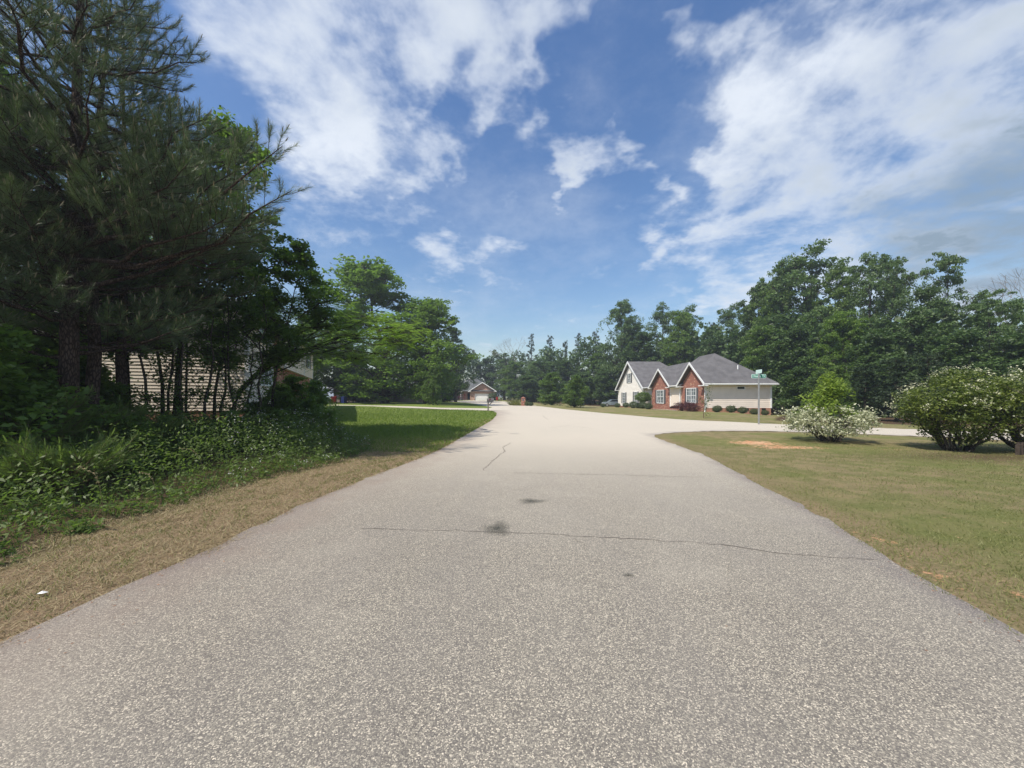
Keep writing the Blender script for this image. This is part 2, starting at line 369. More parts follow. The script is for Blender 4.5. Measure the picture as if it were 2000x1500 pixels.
# ------------------------------------------------------------------ helpers: meshes and objects
def prop(o, label=None, cat=None, group=None, kind=None):
    if label: o['label'] = label
    if cat: o['category'] = cat
    if group: o['group'] = group
    if kind: o['kind'] = kind
    return o
def empty(name, loc, rz=0., label=None, cat=None, group=None):
    o = bpy.data.objects.new(name, None); COL.objects.link(o); o.location = loc; o.rotation_euler = (0, 0, rz)
    o.empty_display_size = .2
    return prop(o, label, cat, group)
def link(name, me, parent=None, kind=None, label=None):
    o = bpy.data.objects.new(name, me); COL.objects.link(o)
    if parent is not None: o.parent = parent
    return prop(o, label=label, kind=kind)
def npmesh(name, V, F, mats, tint=None, midx=None, smooth=False, attrs=None):
    """V (n,3); F list of (k,m) int arrays"""
    me = bpy.data.meshes.new(name); V = np.asarray(V, np.float32)
    me.vertices.add(len(V)); me.vertices.foreach_set('co', V.ravel())
    F = [f for f in F if len(f)]
    nl = sum(f.size for f in F); nf = sum(len(f) for f in F)
    me.loops.add(nl); me.polygons.add(nf)
    me.loops.foreach_set('vertex_index', np.concatenate([f.ravel() for f in F]).astype(np.int32))
    st_, cur = [], 0
    for f in F:
        st_.append(cur + np.arange(len(f)) * f.shape[1]); cur += f.size
    me.polygons.foreach_set('loop_start', np.concatenate(st_).astype(np.int32))
    me.polygons.foreach_set('loop_total', np.concatenate([np.full(len(f), f.shape[1]) for f in F]).astype(np.int32))
    if midx is not None: me.polygons.foreach_set('material_index', np.asarray(midx, np.int32))
    if smooth: me.polygons.foreach_set('use_smooth', np.ones(nf, bool))
    for m_ in (mats if isinstance(mats, (list, tuple)) else [mats]): me.materials.append(m_)
    ats = dict(attrs or {})
    if tint is not None: ats['tint'] = tint
    for k, a in ats.items():
        at_ = me.attributes.new(k, 'FLOAT', 'POINT'); at_.data.foreach_set('value', np.asarray(a, np.float32))
    me.update(calc_edges=True)
    return me
def unit(a): return a / np.maximum(1e-9, np.linalg.norm(a, axis=-1, keepdims=True))

class MB:
    """collects shapes for one mesh object; coordinates relative to its thing"""
    def __init__(s, off=(0, 0, 0)): s.v = []; s.f = []; s.o = off
    def add(s, vs, fs):
        b = len(s.v); ox, oy, oz = s.o
        s.v += [(x - ox, y - oy, z - oz) for x, y, z in vs]; s.f += [tuple(i + b for i in f) for f in fs]; return s
    def box(s, x0, x1, y0, y1, z0, z1):
        return s.add([(x0, y0, z0), (x1, y0, z0), (x1, y1, z0), (x0, y1, z0), (x0, y0, z1), (x1, y0, z1), (x1, y1, z1), (x0, y1, z1)],
                     [(0, 3, 2, 1), (4, 5, 6, 7), (0, 1, 5, 4), (1, 2, 6, 5), (2, 3, 7, 6), (3, 0, 4, 7)])
    def prism(s, poly, d):       # polygon of 3D points pushed by vector d
        n = len(poly); q = [(p[0] + d[0], p[1] + d[1], p[2] + d[2]) for p in poly]
        return s.add(list(poly) + q, [tuple(range(n))[::-1], tuple(range(n, 2 * n))] + [(i, (i + 1) % n, n + (i + 1) % n, n + i) for i in range(n)])
    def bar(s, a, b, w, h=None):
        a = Vector(a); b = Vector(b); h = h or w; d = (b - a).normalized()
        up = Vector((0, 0, 1)) if abs(d.z) < .95 else Vector((0, 1, 0))
        r = d.cross(up).normalized() * (w / 2); u = r.cross(d).normalized() * (h / 2)
        vs = [tuple(p + sx * r + su * u) for p in (a, b) for sx, su in ((-1, -1), (1, -1), (1, 1), (-1, 1))]
        return s.add(vs, [(0, 1, 2, 3), (7, 6, 5, 4), (0, 4, 5, 1), (1, 5, 6, 2), (2, 6, 7, 3), (3, 7, 4, 0)])
    def tube(s, pts, rs, n=8, cap=True):
        pts = [Vector(p) for p in pts]; vs = []; fs = []
        for i, p in enumerate(pts):
            d = (pts[min(i + 1, len(pts) - 1)] - pts[max(i - 1, 0)]).normalized()
            up = Vector((0, 0, 1)) if abs(d.z) < .9 else Vector((1, 0, 0))
            a = d.cross(up).normalized(); b = d.cross(a)
            for k in range(n):
                an = 2 * math.pi * k / n; vs.append(tuple(p + (a * math.cos(an) + b * math.sin(an)) * rs[i]))
        for i in range(len(pts) - 1):
            for k in range(n):
                fs.append((i * n + k, i * n + (k + 1) % n, (i + 1) * n + (k + 1) % n, (i + 1) * n + k))
        if cap: fs += [tuple(range(n)), tuple(range((len(pts) - 1) * n, len(pts) * n))[::-1]]
        return s.add(vs, fs)
    def build(s, name, mat, parent=None, kind=None, label=None, smooth=False):
        me = bpy.data.meshes.new(name); me.from_pydata(s.v, [], s.f); me.materials.append(mat); me.validate()
        if smooth: me.polygons.foreach_set('use_smooth', [True] * len(me.polygons))
        me.update()
        import bmesh
        bm = bmesh.new(); bm.from_mesh(me); bmesh.ops.recalc_face_normals(bm, faces=bm.faces); bm.to_mesh(me); bm.free()
        return link(name, me, parent, kind, label)

# ------------------------------------------------------------------ vegetation generators (numpy)
class Veg:
    def __init__(s): s.V = []; s.Q = []; s.T = []; s.tV = []; s.n = 0; s.mq = []; s.mt = []
    def quads(s, A, B, C_, D_, tint, m=0):
        k = len(A); s.V.append(np.stack([A, B, C_, D_], 1).reshape(-1, 3)); s.tV.append(np.repeat(tint, 4))
        s.Q.append((np.arange(k * 4).reshape(-1, 4) + s.n)); s.n += 4 * k; s.mq.append(np.full(k, m))
    def tris(s, A, B, C_, tint, m=0):
        k = len(A); s.V.append(np.stack([A, B, C_], 1).reshape(-1, 3)); s.tV.append(np.repeat(tint, 3))
        s.T.append((np.arange(k * 3).reshape(-1, 3) + s.n)); s.n += 3 * k; s.mt.append(np.full(k, m))
    def leaves(s, rng, C_, size, up=.6, asp=.55, tint=None, m=0, jit=.35, nrm=None):
        k = len(C_); nr = rng.normal(size=(k, 3)); nr[:, 2] = np.abs(nr[:, 2]) + up
        if nrm is not None: nr = nr * .6 + nrm
        nr = unit(nr)
        a = unit(np.cross(nr, rng.normal(size=(k, 3)))); b = np.cross(nr, a)
        L = size * (1 + jit * rng.uniform(-1, 1, k))[:, None]; tn = rng.uniform(0, 1, k) if tint is None else tint
        s.quads(C_ - a * L / 2, C_ + b * L * asp / 2 - a * L * .08, C_ + a * L / 2, C_ - b * L * asp / 2 - a * L * .08, tn, m)
    def needles(s, rng, P_, D_, L, n, nl=.17, w=.004, spread=.75, m=0):
        """P_,D_,L arrays of shoots; n needles each"""
        k = len(P_); D_ = unit(D_); a = unit(np.cross(D_, rng.normal(size=(k, 3)))); b = np.cross(D_, a)
        rp = lambda A: np.repeat(A, n, axis=0)
        tt = rng.uniform(0, 1, k * n); an = rng.uniform(0, 2 * np.pi, k * n)
        base = rp(P_) + rp(D_) * (tt * np.repeat(L, n))[:, None]
        radial = rp(a) * np.cos(an)[:, None] + rp(b) * np.sin(an)[:, None]
        sp = spread * (1.15 - .65 * tt)
        nd = unit(rp(D_) + radial * sp[:, None] + rng.normal(size=(k * n, 3)) * .12)
        ln = (nl * rng.uniform(.7, 1.15, k * n))[:, None]
        side = unit(np.cross(nd, rng.normal(size=(k * n, 3)))) * (w / 2)
        tip = base + nd * ln; tip[:, 2] -= .10 * ln[:, 0] * rng.uniform(0, 1, k * n)
        s.tris(base - side, base + side, tip, np.clip(np.repeat(rng.uniform(0, .8, k), n) + rng.uniform(-.15, .25, k * n), 0, 1), m)
    def mesh(s, name, mats):
        V = np.concatenate(s.V); F = []; mi = []
        if s.Q: F.append(np.concatenate(s.Q)); mi.append(np.concatenate(s.mq))
        if s.T: F.append(np.concatenate(s.T)); mi.append(np.concatenate(s.mt))
        return npmesh(name, V, F, mats, np.concatenate(s.tV), np.concatenate(mi))

class Wood:
    """tubes joined into one skeleton mesh"""
    def __init__(s): s.V = []; s.F = []; s.n = 0
    def tube(s, P_, R, k=5):
        P_ = np.asarray(P_, float); R = np.asarray(R, float); n = len(P_)
        d = np.gradient(P_, axis=0); d = unit(d)
        up = np.where(np.abs(d[:, 2:3]) < .9, np.array([[0, 0, 1.]]), np.array([[1., 0, 0]]))
        a = unit(np.cross(d, up)); b = np.cross(d, a)
        an = np.arange(k) * 2 * np.pi / k
        ring = P_[:, None] + (a[:, None] * np.cos(an)[None, :, None] + b[:, None] * np.sin(an)[None, :, None]) * R[:, None, None]
        s.V.append(ring.reshape(-1, 3)); i = np.arange(n - 1)[:, None] * k; j = np.arange(k)[None, :]; j2 = (j + 1) % k
        q = np.stack([i + j, i + j2, i + k + j2, i + k + j], -1).reshape(-1, 4) + s.n; s.F.append(q); s.n += n * k
    def limb(s, rng, a, b, r0, r1, k=5, n=6, sag=.12, wob=.05):
        a = np.array(a, float); b = np.array(b, float); L = np.linalg.norm(b - a); tt = np.linspace(0, 1, n)[:, None]
        P_ = a + (b - a) * tt; P_[:, 2] += (-sag * L * np.sin(np.pi * tt[:, 0]))
        P_[1:-1] += rng.normal(size=(n - 2, 3)) * wob * L * .5
        s.tube(P_, np.linspace(r0, r1, n), k); return P_
    def mesh(s, name, mat): return npmesh(name, np.concatenate(s.V), [np.concatenate(s.F)], mat, smooth=True)

def broad(seed, Ht, hb, R, nl=26, ncl=9, nleaf=34, size=.34, flat=.55, lob=.34, prof=(.55, 1.0), lean=(0, 0), gap=0., cl=.5, tk=1.):
    """a broadleaf tree: envelope > lobes > clumps > leaves. Returns (wood mesh data, Veg)"""
    rng = np.random.default_rng(seed); w = Wood(); v = Veg()
    n = 9; tz = np.linspace(0, .86, n) * Ht; wob = np.cumsum(rng.normal(size=(n, 2)) * .012 * Ht, 0) * (np.linspace(0, 1, n)[:, None])
    tr = np.c_[wob[:, 0] + lean[0] * np.linspace(0, 1, n) ** 2, wob[:, 1] + lean[1] * np.linspace(0, 1, n) ** 2, tz]
    r0 = (.017 * Ht + .03) * tk; rr = r0 * (1 - .85 * np.linspace(0, 1, n)) ; rr[0] *= 1.35
    w.tube(np.r_[[[0, 0, -.3]], tr], np.r_[rr[0] * 1.2, rr], 9)
    lobes = []; ga = 2.399963
    for i in range(nl):
        u = (i + .5) / nl; u = min(1., max(0., u + rng.normal() * .03))
        env = R * (math.sin(math.pi * min(.97, max(.06, u ** prof[0]))) ** prof[1]) * rng.uniform(.72, 1.12)
        an = i * ga + rng.normal() * .4; rc = env * (rng.uniform(.55, .95) if i % 3 else rng.uniform(.1, .45))
        z = hb + (Ht - hb) * u * .96; ax = np.interp(z, tr[:, 2], tr[:, 0]); ay = np.interp(z, tr[:, 2], tr[:, 1])
        c_ = np.array([ax + rc * math.cos(an), ay + rc * math.sin(an), z]); lr = lob * R * rng.uniform(.65, 1.2) * (1.1 - .45 * u)
        lobes.append((c_, lr))
        zb = max(hb * .7, z - rc * rng.uniform(.5, .95)); tb = np.array([np.interp(zb, tr[:, 2], tr[:, 0]), np.interp(zb, tr[:, 2], tr[:, 1]), zb])
        rb = np.interp(zb, tr[:, 2], rr) * .42
        w.limb(rng, tb, c_, rb, .02 + .004 * Ht * .2, 5, 6, .06)
        k = max(3, int(ncl * rng.uniform(.7, 1.3)))
        dd = unit(rng.normal(size=(k, 3)) + np.array([0, 0, .35])); dd[:, 2] *= flat + .15
        cc = c_ + dd * lr * rng.uniform(.55, 1.1, (k, 1))
        for q in cc[:: 2]: w.limb(rng, c_, q, .018 + .0008 * Ht, .006, 3, 4, .04)
        keep = rng.uniform(size=k) > gap; cc = cc[keep]; k = len(cc)
        if not k: continue
        m = int(nleaf * (.6 + .8 * rng.uniform())); cr = lr * cl * rng.uniform(.7, 1.25, k)
        o = unit(rng.normal(size=(k, m, 3))) * (rng.uniform(0, 1, (k, m, 1)) ** .45); o[:, :, 2] *= flat
        P_ = (cc[:, None] + o * cr[:, None, None]).reshape(-1, 3)
        ct = rng.uniform(0, .65, k); tn = np.clip(np.repeat(ct, m) + rng.uniform(-.1, .4, k * m), 0, 1)
        v.leaves(rng, P_, size, .55, .6, tn)
    return w, v
def farpine(seed, Ht, hb, R, n=34, size=.5, top=True):
    rng = np.random.default_rng(seed); w = Wood(); v = Veg()
    tz = np.linspace(-.3, Ht, 8); w.tube(np.c_[rng.normal(size=8) * .05, rng.normal(size=8) * .05, tz], np.linspace(.017 * Ht, .03, 8), 7)
    for i in range(n):
        u = (i + .5) / n; z = hb + (Ht - hb) * u; L = R * (1 - u * .82) * rng.uniform(.55, 1.15) * (1 if i % 4 else .6); an = i * 2.4 + rng.normal() * .4
        e = np.array([math.cos(an) * L, math.sin(an) * L, z + L * .25]); w.limb(rng, (0, 0, z), e, .05, .015, 4, 5, .10)
        k = 3 + int(L * 2.2); f = rng.uniform(.35, 1.05, k)[:, None]; cc = np.array([0, 0, z]) * (1 - f) + e * f + rng.normal(size=(k, 3)) * .30 * [1, 1, .4]
        m = 30; P_ = np.repeat(cc, m, 0); dr = unit(rng.normal(size=(k * m, 3)) + [0, 0, .4]); cr = size
        A = P_ + dr * .04; tip = P_ + dr * cr * rng.uniform(.6, 1.1, (k * m, 1)); sd = unit(np.cross(dr, rng.normal(size=(k * m, 3)))) * .045
        v.tris(A - sd, A + sd, tip, np.clip(np.repeat(rng.uniform(0, .7, k), m) + rng.uniform(0, .3, k * m), 0, 1))
    return w, v
def nearpine(seed, Ht, hb, slope=.47, whorls=22, per=4, lean=(0, 0), extra=(), r0=.21, nn=90, deadto=3.2, Rmax=5., m=0):
    rng = np.random.default_rng(seed); w = Wood(); v = Veg()
    tz = np.linspace(-.3, Ht, 14); u = np.clip(tz / Ht, 0, 1); tx = lean[0] * u ** 1.6 + np.cumsum(rng.normal(size=14) * .03); ty = lean[1] * u ** 1.6 + np.cumsum(rng.normal(size=14) * .03)
    w.tube(np.c_[tx, ty, tz], r0 * (1 - .93 * u) * (1 + .25 * np.exp(-tz * 2)), 12)
    SP, SD, SL = [], [], []
    def axis(z): return np.array([np.interp(z, tz, tx), np.interp(z, tz, ty), z])
    brs = []
    for i in range(whorls):
        z = hb + (Ht - hb - .35) * (i / (whorls - 1)) ** .92; k = per + (i % 2)
        for j in range(k):
            L = min(Rmax, slope * (Ht - z) * rng.uniform(.65, 1.12) + .35)
            if z < deadto: L *= .6
            an = rng.uniform(0, 2 * np.pi) if i < 3 else 2 * np.pi * j / k + i * 1.1 + rng.normal() * .25
            el = rad(rng.uniform(8, 26) + 34 * max(0, (z / Ht - .55)))
            zz = z + rng.normal() * .08
            brs.append((axis(zz), axis(zz) + np.array([math.cos(an) * math.cos(el), math.sin(an) * math.cos(el), math.sin(el)]) * L, z < deadto))
    for a, b in extra: brs.append((axis(a), np.array(b, float), False))
    for a, b, dead in brs:
        L = np.linalg.norm(b - a); n = 7; tt = np.linspace(0, 1, n)[:, None]; Pp = a + (b - a) * tt
        Pp[:, 2] += L * .14 * (tt[:, 0] ** 2 - tt[:, 0]) * 2; Pp[1:-1] += rng.normal(size=(n - 2, 3)) * .02 * L
        rb = .012 + .011 * L; w.tube(Pp, np.linspace(rb, .007, n), 6)
        d = unit(b - a); side = unit(np.cross(d, [0, 0, 1]))
        if dead:
            for q in range(4):
                f = rng.uniform(.3, .95); p0 = a + (b - a) * f; e = p0 + (side * rng.choice([-1, 1]) * .6 + d * .5 + rng.normal(size=3) * .2) * rng.uniform(.3, .8)
                w.limb(rng, p0, e, .008, .003, 3, 4, .1)
            if rng.uniform() < .5: continue
        SP.append(Pp[-2]); SD.append(Pp[-1] - Pp[-2] + [0, 0, .05]); SL.append(np.linalg.norm(Pp[-1] - Pp[-2]) + .12)
        ns = max(3, int(L * 4.8)); fs = np.linspace(.28, .97, ns)
        for q, f in enumerate(fs):
            p0 = np.array([np.interp(f, tt[:, 0], Pp[:, c]) for c in range(3)]); sg = 1 if q % 2 else -1
            Ls = (L * (1 - f) * .55 + .30) * rng.uniform(.7, 1.15)
            e = unit(side * sg * rng.uniform(.6, 1.) + d * rng.uniform(.5, .95) + np.array([0, 0, rng.uniform(.05, .65)])); p1 = p0 + e * Ls
            w.tube([p0, (p0 + p1) / 2 + [0, 0, -.02], p1], [.008, .006, .004], 3)
            m_ = max(1, int(Ls / .30)); 
            SP.append(p0 + (p1 - p0) * max(0, 1 - .5 / Ls)); SD.append(p1 - p0 + [0, 0, .12 * Ls]); SL.append(min(Ls, .5))
            for r in range(m_):
                g_ = rng.uniform(.25, .85); s0 = p0 + (p1 - p0) * g_; e2 = unit(e * .8 + rng.normal(size=3) * .45 + [0, 0, .45]); l2 = rng.uniform(.22, .42)
                SP.append(s0); SD.append(e2); SL.append(l2); w.tube([s0, s0 + e2 * l2], [.005, .003], 3)
    SP = np.array(SP); SD = np.array(SD); SL = np.array(SL)
    v.needles(rng, SP, SD, SL, nn, .19, .0048, .85, m)
    # pale candles at the shoot tips
    k = len(SP); tipp = SP + unit(SD) * SL[:, None]; dn = unit(unit(SD) + [0, 0, .5]); sd = unit(np.cross(dn, rng.normal(size=(k, 3)))) * .011
    v.quads(tipp - sd, tipp + sd, tipp + sd * .5 + dn * .11, tipp - sd * .5 + dn * .11, np.ones(k), m + 1)
    return w, v

def place(name, meshes, loc, rz=0., sc=(1, 1, 1), label=None, cat='tree', group=None, bm='bark', cn='crown'):
    """a tree: Empty at the foot > trunk, crown"""
    o = empty(name, loc, rz, label, cat, group); o.scale = sc
    link('trunk', meshes[0], o)
    if meshes[1] is not None: link(cn, meshes[1], o)
    return o
def data(wv, name, leafm, barkm='bark'):
    return (wv[0].mesh(name + '_trunk', M[barkm]), wv[1].mesh(name + '_crown', [M[x] for x in (leafm if isinstance(leafm, tuple) else (leafm,))]))

# ------------------------------------------------------------------ the setting: road outline
left_edge = [(-3.9, -30), (-3.55, -4), (-3.4, 1.0)] + [G(*p) for p in [(0, 1255), (130, 1196), (240, 1150), (330, 1108), (400, 1078), (470, 1045), (540, 1010), (640, 965), (740, 925), (800, 903), (860, 878), (905, 853), (940, 833), (962, 820), (970, 811), (969, 806), (960, 802.5)]]
drive_left = [G(*p) for p in [(860, 799), (760, 795), (640, 791.5)]] + [(-27, 57), (-27, 60), G(640, 789.8), G(760, 792.6), G(860, 796.3)]
island_r = [G(*p) for p in [(955, 797.6), (962, 795.2), (945, 792.5)]]
far_drive = [(-9.5, 83), (-16, 94), (-16, 104), (-12.5, 112), (-11.6, 119.6), (-6.3, 119.6), (-5.5, 108), (-1, 100), (3, 93), (1.5, 80)]
right_far = [(-.8, 70)] + [G(*p) for p in [(1040, 792.5), (1080, 796.5), (1100, 799), (1170, 806), (1240, 812), (1370, 821.5), (1480, 826.5), (1550, 830), (1650, 833.5), (1780, 838.5)]] + [(27, 12.3), (45, -3)]
right_near = [(43, -7), (25, 9.3)] + [G(*p) for p in [(1810, 853), (1700, 848.5), (1600, 845), (1500, 842.5), (1400, 842), (1330, 844), (1290, 847.5), (1277, 851), (1283, 856), (1300, 862), (1340, 876), (1385, 893), (1430, 917), (1470, 940), (1560, 985), (1640, 1030), (1720, 1080), (1850, 1158), (2000, 1240)]] + [(3.3, 1), (3.0, -4), (2.9, -30)]
ROAD = left_edge + drive_left + island_r + far_drive + right_far + right_near
def densify(poly, step=.6):
    out = []
    for i in range(len(poly)):
        a = np.array(poly[i]); b = np.array(poly[(i + 1) % len(poly)]); L = np.linalg.norm(b - a)
        st_ = step if min(a[1], b[1]) < 30 and max(a[1], b[1]) > 0 else 3.; k = max(1, int(L / st_))
        for j in range(k): out.append(tuple(a + (b - a) * j / k))
    return out
rngR = np.random.default_rng(5)
RB = densify(ROAD, .22)
RB = [(x + rngR.normal() * .022 * (1 if 0 < y < 20 else 0), y + rngR.normal() * .022 * (1 if 0 < y < 20 else 0)) for x, y in RB]

# terrain sheet
def axis_(segs):
    out = []
    for a, b, st_ in segs: out += list(np.arange(a, b, st_))
    return np.array(out + [segs[-1][1]])
gx = axis_([(-1500, -300, 200), (-300, -60, 20), (-60, -22, 2.), (-22, 26, .3), (26, 70, 2.), (70, 300, 20), (300, 1500, 200)])
gy = axis_([(-600, -60, 60), (-60, -4, 4.), (-4, 34, .3), (34, 80, 1.), (80, 200, 6), (200, 2000, 150)])
X_, Y_ = np.meshgrid(gx, gy); xs, ys = X_.ravel(), Y_.ravel(); zs = H(xs, ys)
far_ = np.clip((np.hypot(xs, ys) - 250) / 500, 0, 1); zs = zs * (1 - far_)
ins = inside(ROAD, xs, ys); de = dist_line(ROAD, xs, ys, True)
zs = zs - np.where(ins, np.minimum(.05, de * .12), 0)
nx, ny = len(gx), len(gy); ii = (np.arange(ny - 1)[:, None] * nx + np.arange(nx - 1)[None]).ravel()
quads = np.stack([ii, ii + 1, ii + nx + 1, ii + nx], 1)
weed_edge = [(-5.1, -6), (-4.9, 2.2)] + [G(*p) for p in [(0, 1112), (150, 1050), (300, 1003), (420, 965), (520, 935), (640, 910), (718, 884), (728, 868)]]
weed_edge += [(-5.4, 14.2), (-7.4, 15.6), (-9.6, 17.5)]
weeds = weed_edge + [(-14, 20), (-40, 24), (-40, -6)]
weeds_in = inside(weeds, xs, ys)
dl = dist_line(left_edge[:17], xs, ys)
def sm(a, b, v): 
    t_ = np.clip((v - a) / (b - a), 0, 1); return t_ * t_ * (3 - 2 * t_)
lush = ((xs < at(975, 1) * ys) & (ys > 11) & ~weeds_in).astype(float) * sm(12, 16, ys) * sm(.2, 1.2, dl)
lush = np.maximum(lush, .35 * ((xs < 0) & (ys > 30)))
dry = ((xs < 0) & (ys < 16) & ~weeds_in) * (1 - sm(12.5, 15.5, ys)) + .6 * (1 - sm(.1, .6, dl)) * (xs < 0)
dre = dist_line(right_near, xs, ys); dry = np.maximum(dry, .55 * (1 - sm(.0, .9, dre)) * (xs > 0))
woods_r = [(20.5, 30), (17.6, 23.7 + 2.2), (20, 23.5), (24, 22), (40, 17), (90, 10), (160, 200), (-4, 170), (0, 96), (12, 88), (16, 80), (29, 60), (29, 38)]
woods_l = [(-160, 200), (-4, 170), (-5, 128), (-24, 128), (-24, 90), (-40, 60), (-60, 20), (-160, 0)]
litter = np.maximum(np.maximum(weeds_in * .9, inside(woods_r, xs, ys)), inside(woods_l, xs, ys)).astype(float)
def spot(px, py, rx, ry):
    x, y = G(px, py); return np.exp(-(((xs - x) / rx) ** 2 + ((ys - y) / ry) ** 2))
clay = np.clip(spot(1475, 865, .9, .75) + spot(1540, 874, 1.2, .35) + .75 * spot(1715, 1057, .28, .2) + .6 * spot(1790, 1110, .35, .15) + .45 * spot(1930, 1145, .25, .15) + .55 * spot(1740, 877, 1.2, .2), 0, 1)
litter = np.maximum(litter, .8 * spot(1935, 893, 2.6, .8)); litter = np.maximum(litter, .5 * spot(1622, 864, 1.4, .5))
me = npmesh('ground', np.c_[xs, ys, zs], [quads], M['ground'], smooth=True, attrs={'lush': lush, 'dry': dry, 'litter': litter, 'clay': clay})
link('ground', me, kind='structure')

# road sheet
pts = [Vector(p) for p in RB]; nb_ = len(pts)
cand = []
for (x0, x1, y0, y1, st_) in ((-8, 18, 1, 14, .35), (-8, 30, 14, 30, .7), (-30, 48, -30, 122, 3.)):
    for x in np.arange(x0, x1, st_):
        for y in np.arange(y0, y1, st_): cand.append((x + rngR.uniform(-.1, .1) * st_, y + rngR.uniform(-.1, .1) * st_))
cand = np.array(cand); ok = inside(RB, cand[:, 0], cand[:, 1]) & (dist_line(RB, cand[:, 0], cand[:, 1], True) > .12)
cand = cand[ok]; allp = pts + [Vector(p) for p in cand]
r = geometry.delaunay_2d_cdt(allp, [], [list(range(nb_))], 1, 1e-5)
rv = np.array([(p.x, p.y) for p in r[0]]); rf = np.array([f for f in r[2] if len(f) == 3])
cen = rv[rf].mean(1); rf = rf[inside(RB, cen[:, 0], cen[:, 1])]
a_ = rv[rf[:, 1]] - rv[rf[:, 0]]; b_ = rv[rf[:, 2]] - rv[rf[:, 0]]; flip = (a_[:, 0] * b_[:, 1] - a_[:, 1] * b_[:, 0]) < 0
rf[flip] = rf[flip][:, ::-1]
rx, ry = rv[:, 0], rv[:, 1]; dL = dist_line(left_edge, rx, ry); dA = dist_line(ROAD, rx, ry, True)
rz = H(rx, ry) + np.where(dA < .02, .002, .014)
def rspot(px, py, a, b):
    x, y = G(px, py); return np.exp(-(((rx - x) / a) ** 2 + ((ry - y) / b) ** 2) ** 1.6)
far_pale = sm(3.5, 15, ry) * .95 + .12  # road colour turns paler with distance
dust = np.clip((1 - sm(.02, .9, dL)) * 1.0 + .30 * (1 - sm(.6, 2.2, dL)), 0, 1)
edge = np.clip((1 - sm(.02, .28, dist_line(right_near, rx, ry))) + .6 * (1 - sm(.0, .2, dL)), 0, 1)
# finer vertices are needed for the stains: small patches welded in as children
me = npmesh('road', np.c_[rx, ry, rz], [rf], M['road'], smooth=True, attrs={'far_pale': far_pale, 'dust': dust, 'edge': edge, 'stain': 0 * rx})
road = link('road', me, kind='structure')
# oil stains: soft thin films on the road
t = NT('oil_film'); o = t.obj(); p_ = t.n('ShaderNodeBsdfPrincipled'); p_.inputs['Base Color'].default_value = (.055, .055, .038, 1); p_.inputs['Roughness'].default_value = .7
tr_ = t.n('ShaderNodeBsdfTransparent'); mx = t.n('ShaderNodeMixShader')
fac = t.math('MULTIPLY', t.attr('film'), t.ramp(t.noise(o, 60, 3, .7).outputs[0], .3, .62, .25, 1.), clamp=True)
t.l.new(t.math('MULTIPLY', fac, .85), mx.inputs[0]); t.l.new(tr_.outputs[0], mx.inputs[1]); t.l.new(p_.outputs[0], mx.inputs[2])
oo = t.n('ShaderNodeOutputMaterial'); t.l.new(mx.outputs[0], oo.inputs[0]); M['oil'] = t.m
for (px, py, a, b) in ((972, 1035, .13, .20), (1038, 981, .17, .12), (1228, 1127, .04, .03)):
    x, y = G(px, py); n = 24; k = 7; V = [(0, 0, 0)]; fl = [1.]
    for i in range(1, k):
        for j in range(n):
            rr = i / (k - 1) * 1.5; an = 2 * math.pi * j / n; wob = 1 + .15 * math.sin(3 * an + px) + .1 * math.sin(5 * an)
            V.append((a * rr * wob * math.cos(an), b * rr * wob * math.sin(an), 0)); fl.append(max(0, 1 - (rr / 1.5)) ** 1.1)
    V = np.array(V) + [x, y, 0]; V[:, 2] = H(V[:, 0], V[:, 1]) + .019
    T3 = np.array([(0, 1 + j, 1 + (j + 1) % n) for j in range(n)])
    Q4 = np.array([(1 + (i - 1) * n + j, 1 + i * n + j, 1 + i * n + (j + 1) % n, 1 + (i - 1) * n + (j + 1) % n) for i in range(1, k - 1) for j in range(n)])
    link('oil_stain', npmesh('oil_stain', V, [T3, Q4], M['oil'], attrs={'film': fl}), road)
# cracks
M['crack'] = plain('crack_dark', (.18, .16, .135), .95, .05, var=.4, scale=20)
def crack(pix, w=.012, seed=0):
    rg = np.random.default_rng(seed); P_ = [np.array(G(*p)) for p in pix]; Q_ = []
    for a, b in zip(P_[:-1], P_[1:]):
        L = np.linalg.norm(b - a); k = max(2, int(L / .07))
        for j in range(k): Q_.append(a + (b - a) * j / k + rg.normal(size=2) * .016)
    Q_.append(P_[-1]); Q_ = np.array(Q_); d = unit(np.gradient(Q_, axis=0)); nrm = np.c_[-d[:, 1], d[:, 0]]
    ww = (w * .8 * rg.uniform(.3, 1.0, len(Q_)) * (.8 + .2 * np.sin(np.arange(len(Q_)) * .35)))[:, None]; ww[0] = ww[-1] = .001
    A = Q_ - nrm * ww / 2; B = Q_ + nrm * ww / 2; V = np.r_[A, B]; n = len(Q_); V = np.c_[V, H(V[:, 0], V[:, 1]) + .018]
    q = np.array([(i, i + 1, n + i + 1, n + i) for i in range(n - 1)])
    link('crack', npmesh('crack', V, [q], M['crack']), road)
crack([(700, 1034), (780, 1037), (900, 1039), (1010, 1043), (1080, 1045), (1130, 1051), (1190, 1052), (1300, 1059), (1400, 1065), (1520, 1083), (1600, 1089), (1720, 1097)], .022, 1)
crack([(1120, 1052), (1138, 1065), (1145, 1080)], .016, 2)
crack([(943, 921), (958, 905), (972, 893), (986, 882), (982, 875), (998, 865)], .036, 3)
crack([(1000, 925), (1100, 927), (1200, 929), (1300, 932), (1380, 934)], .026, 4)
crack([(1075, 836), (1110, 832), (1160, 838)], .05, 5); crack([(1060, 812), (1064, 816), (1072, 820)], .05, 6)
crack([(1420, 1066), (1425, 1100), (1430, 1180)], .006, 7)

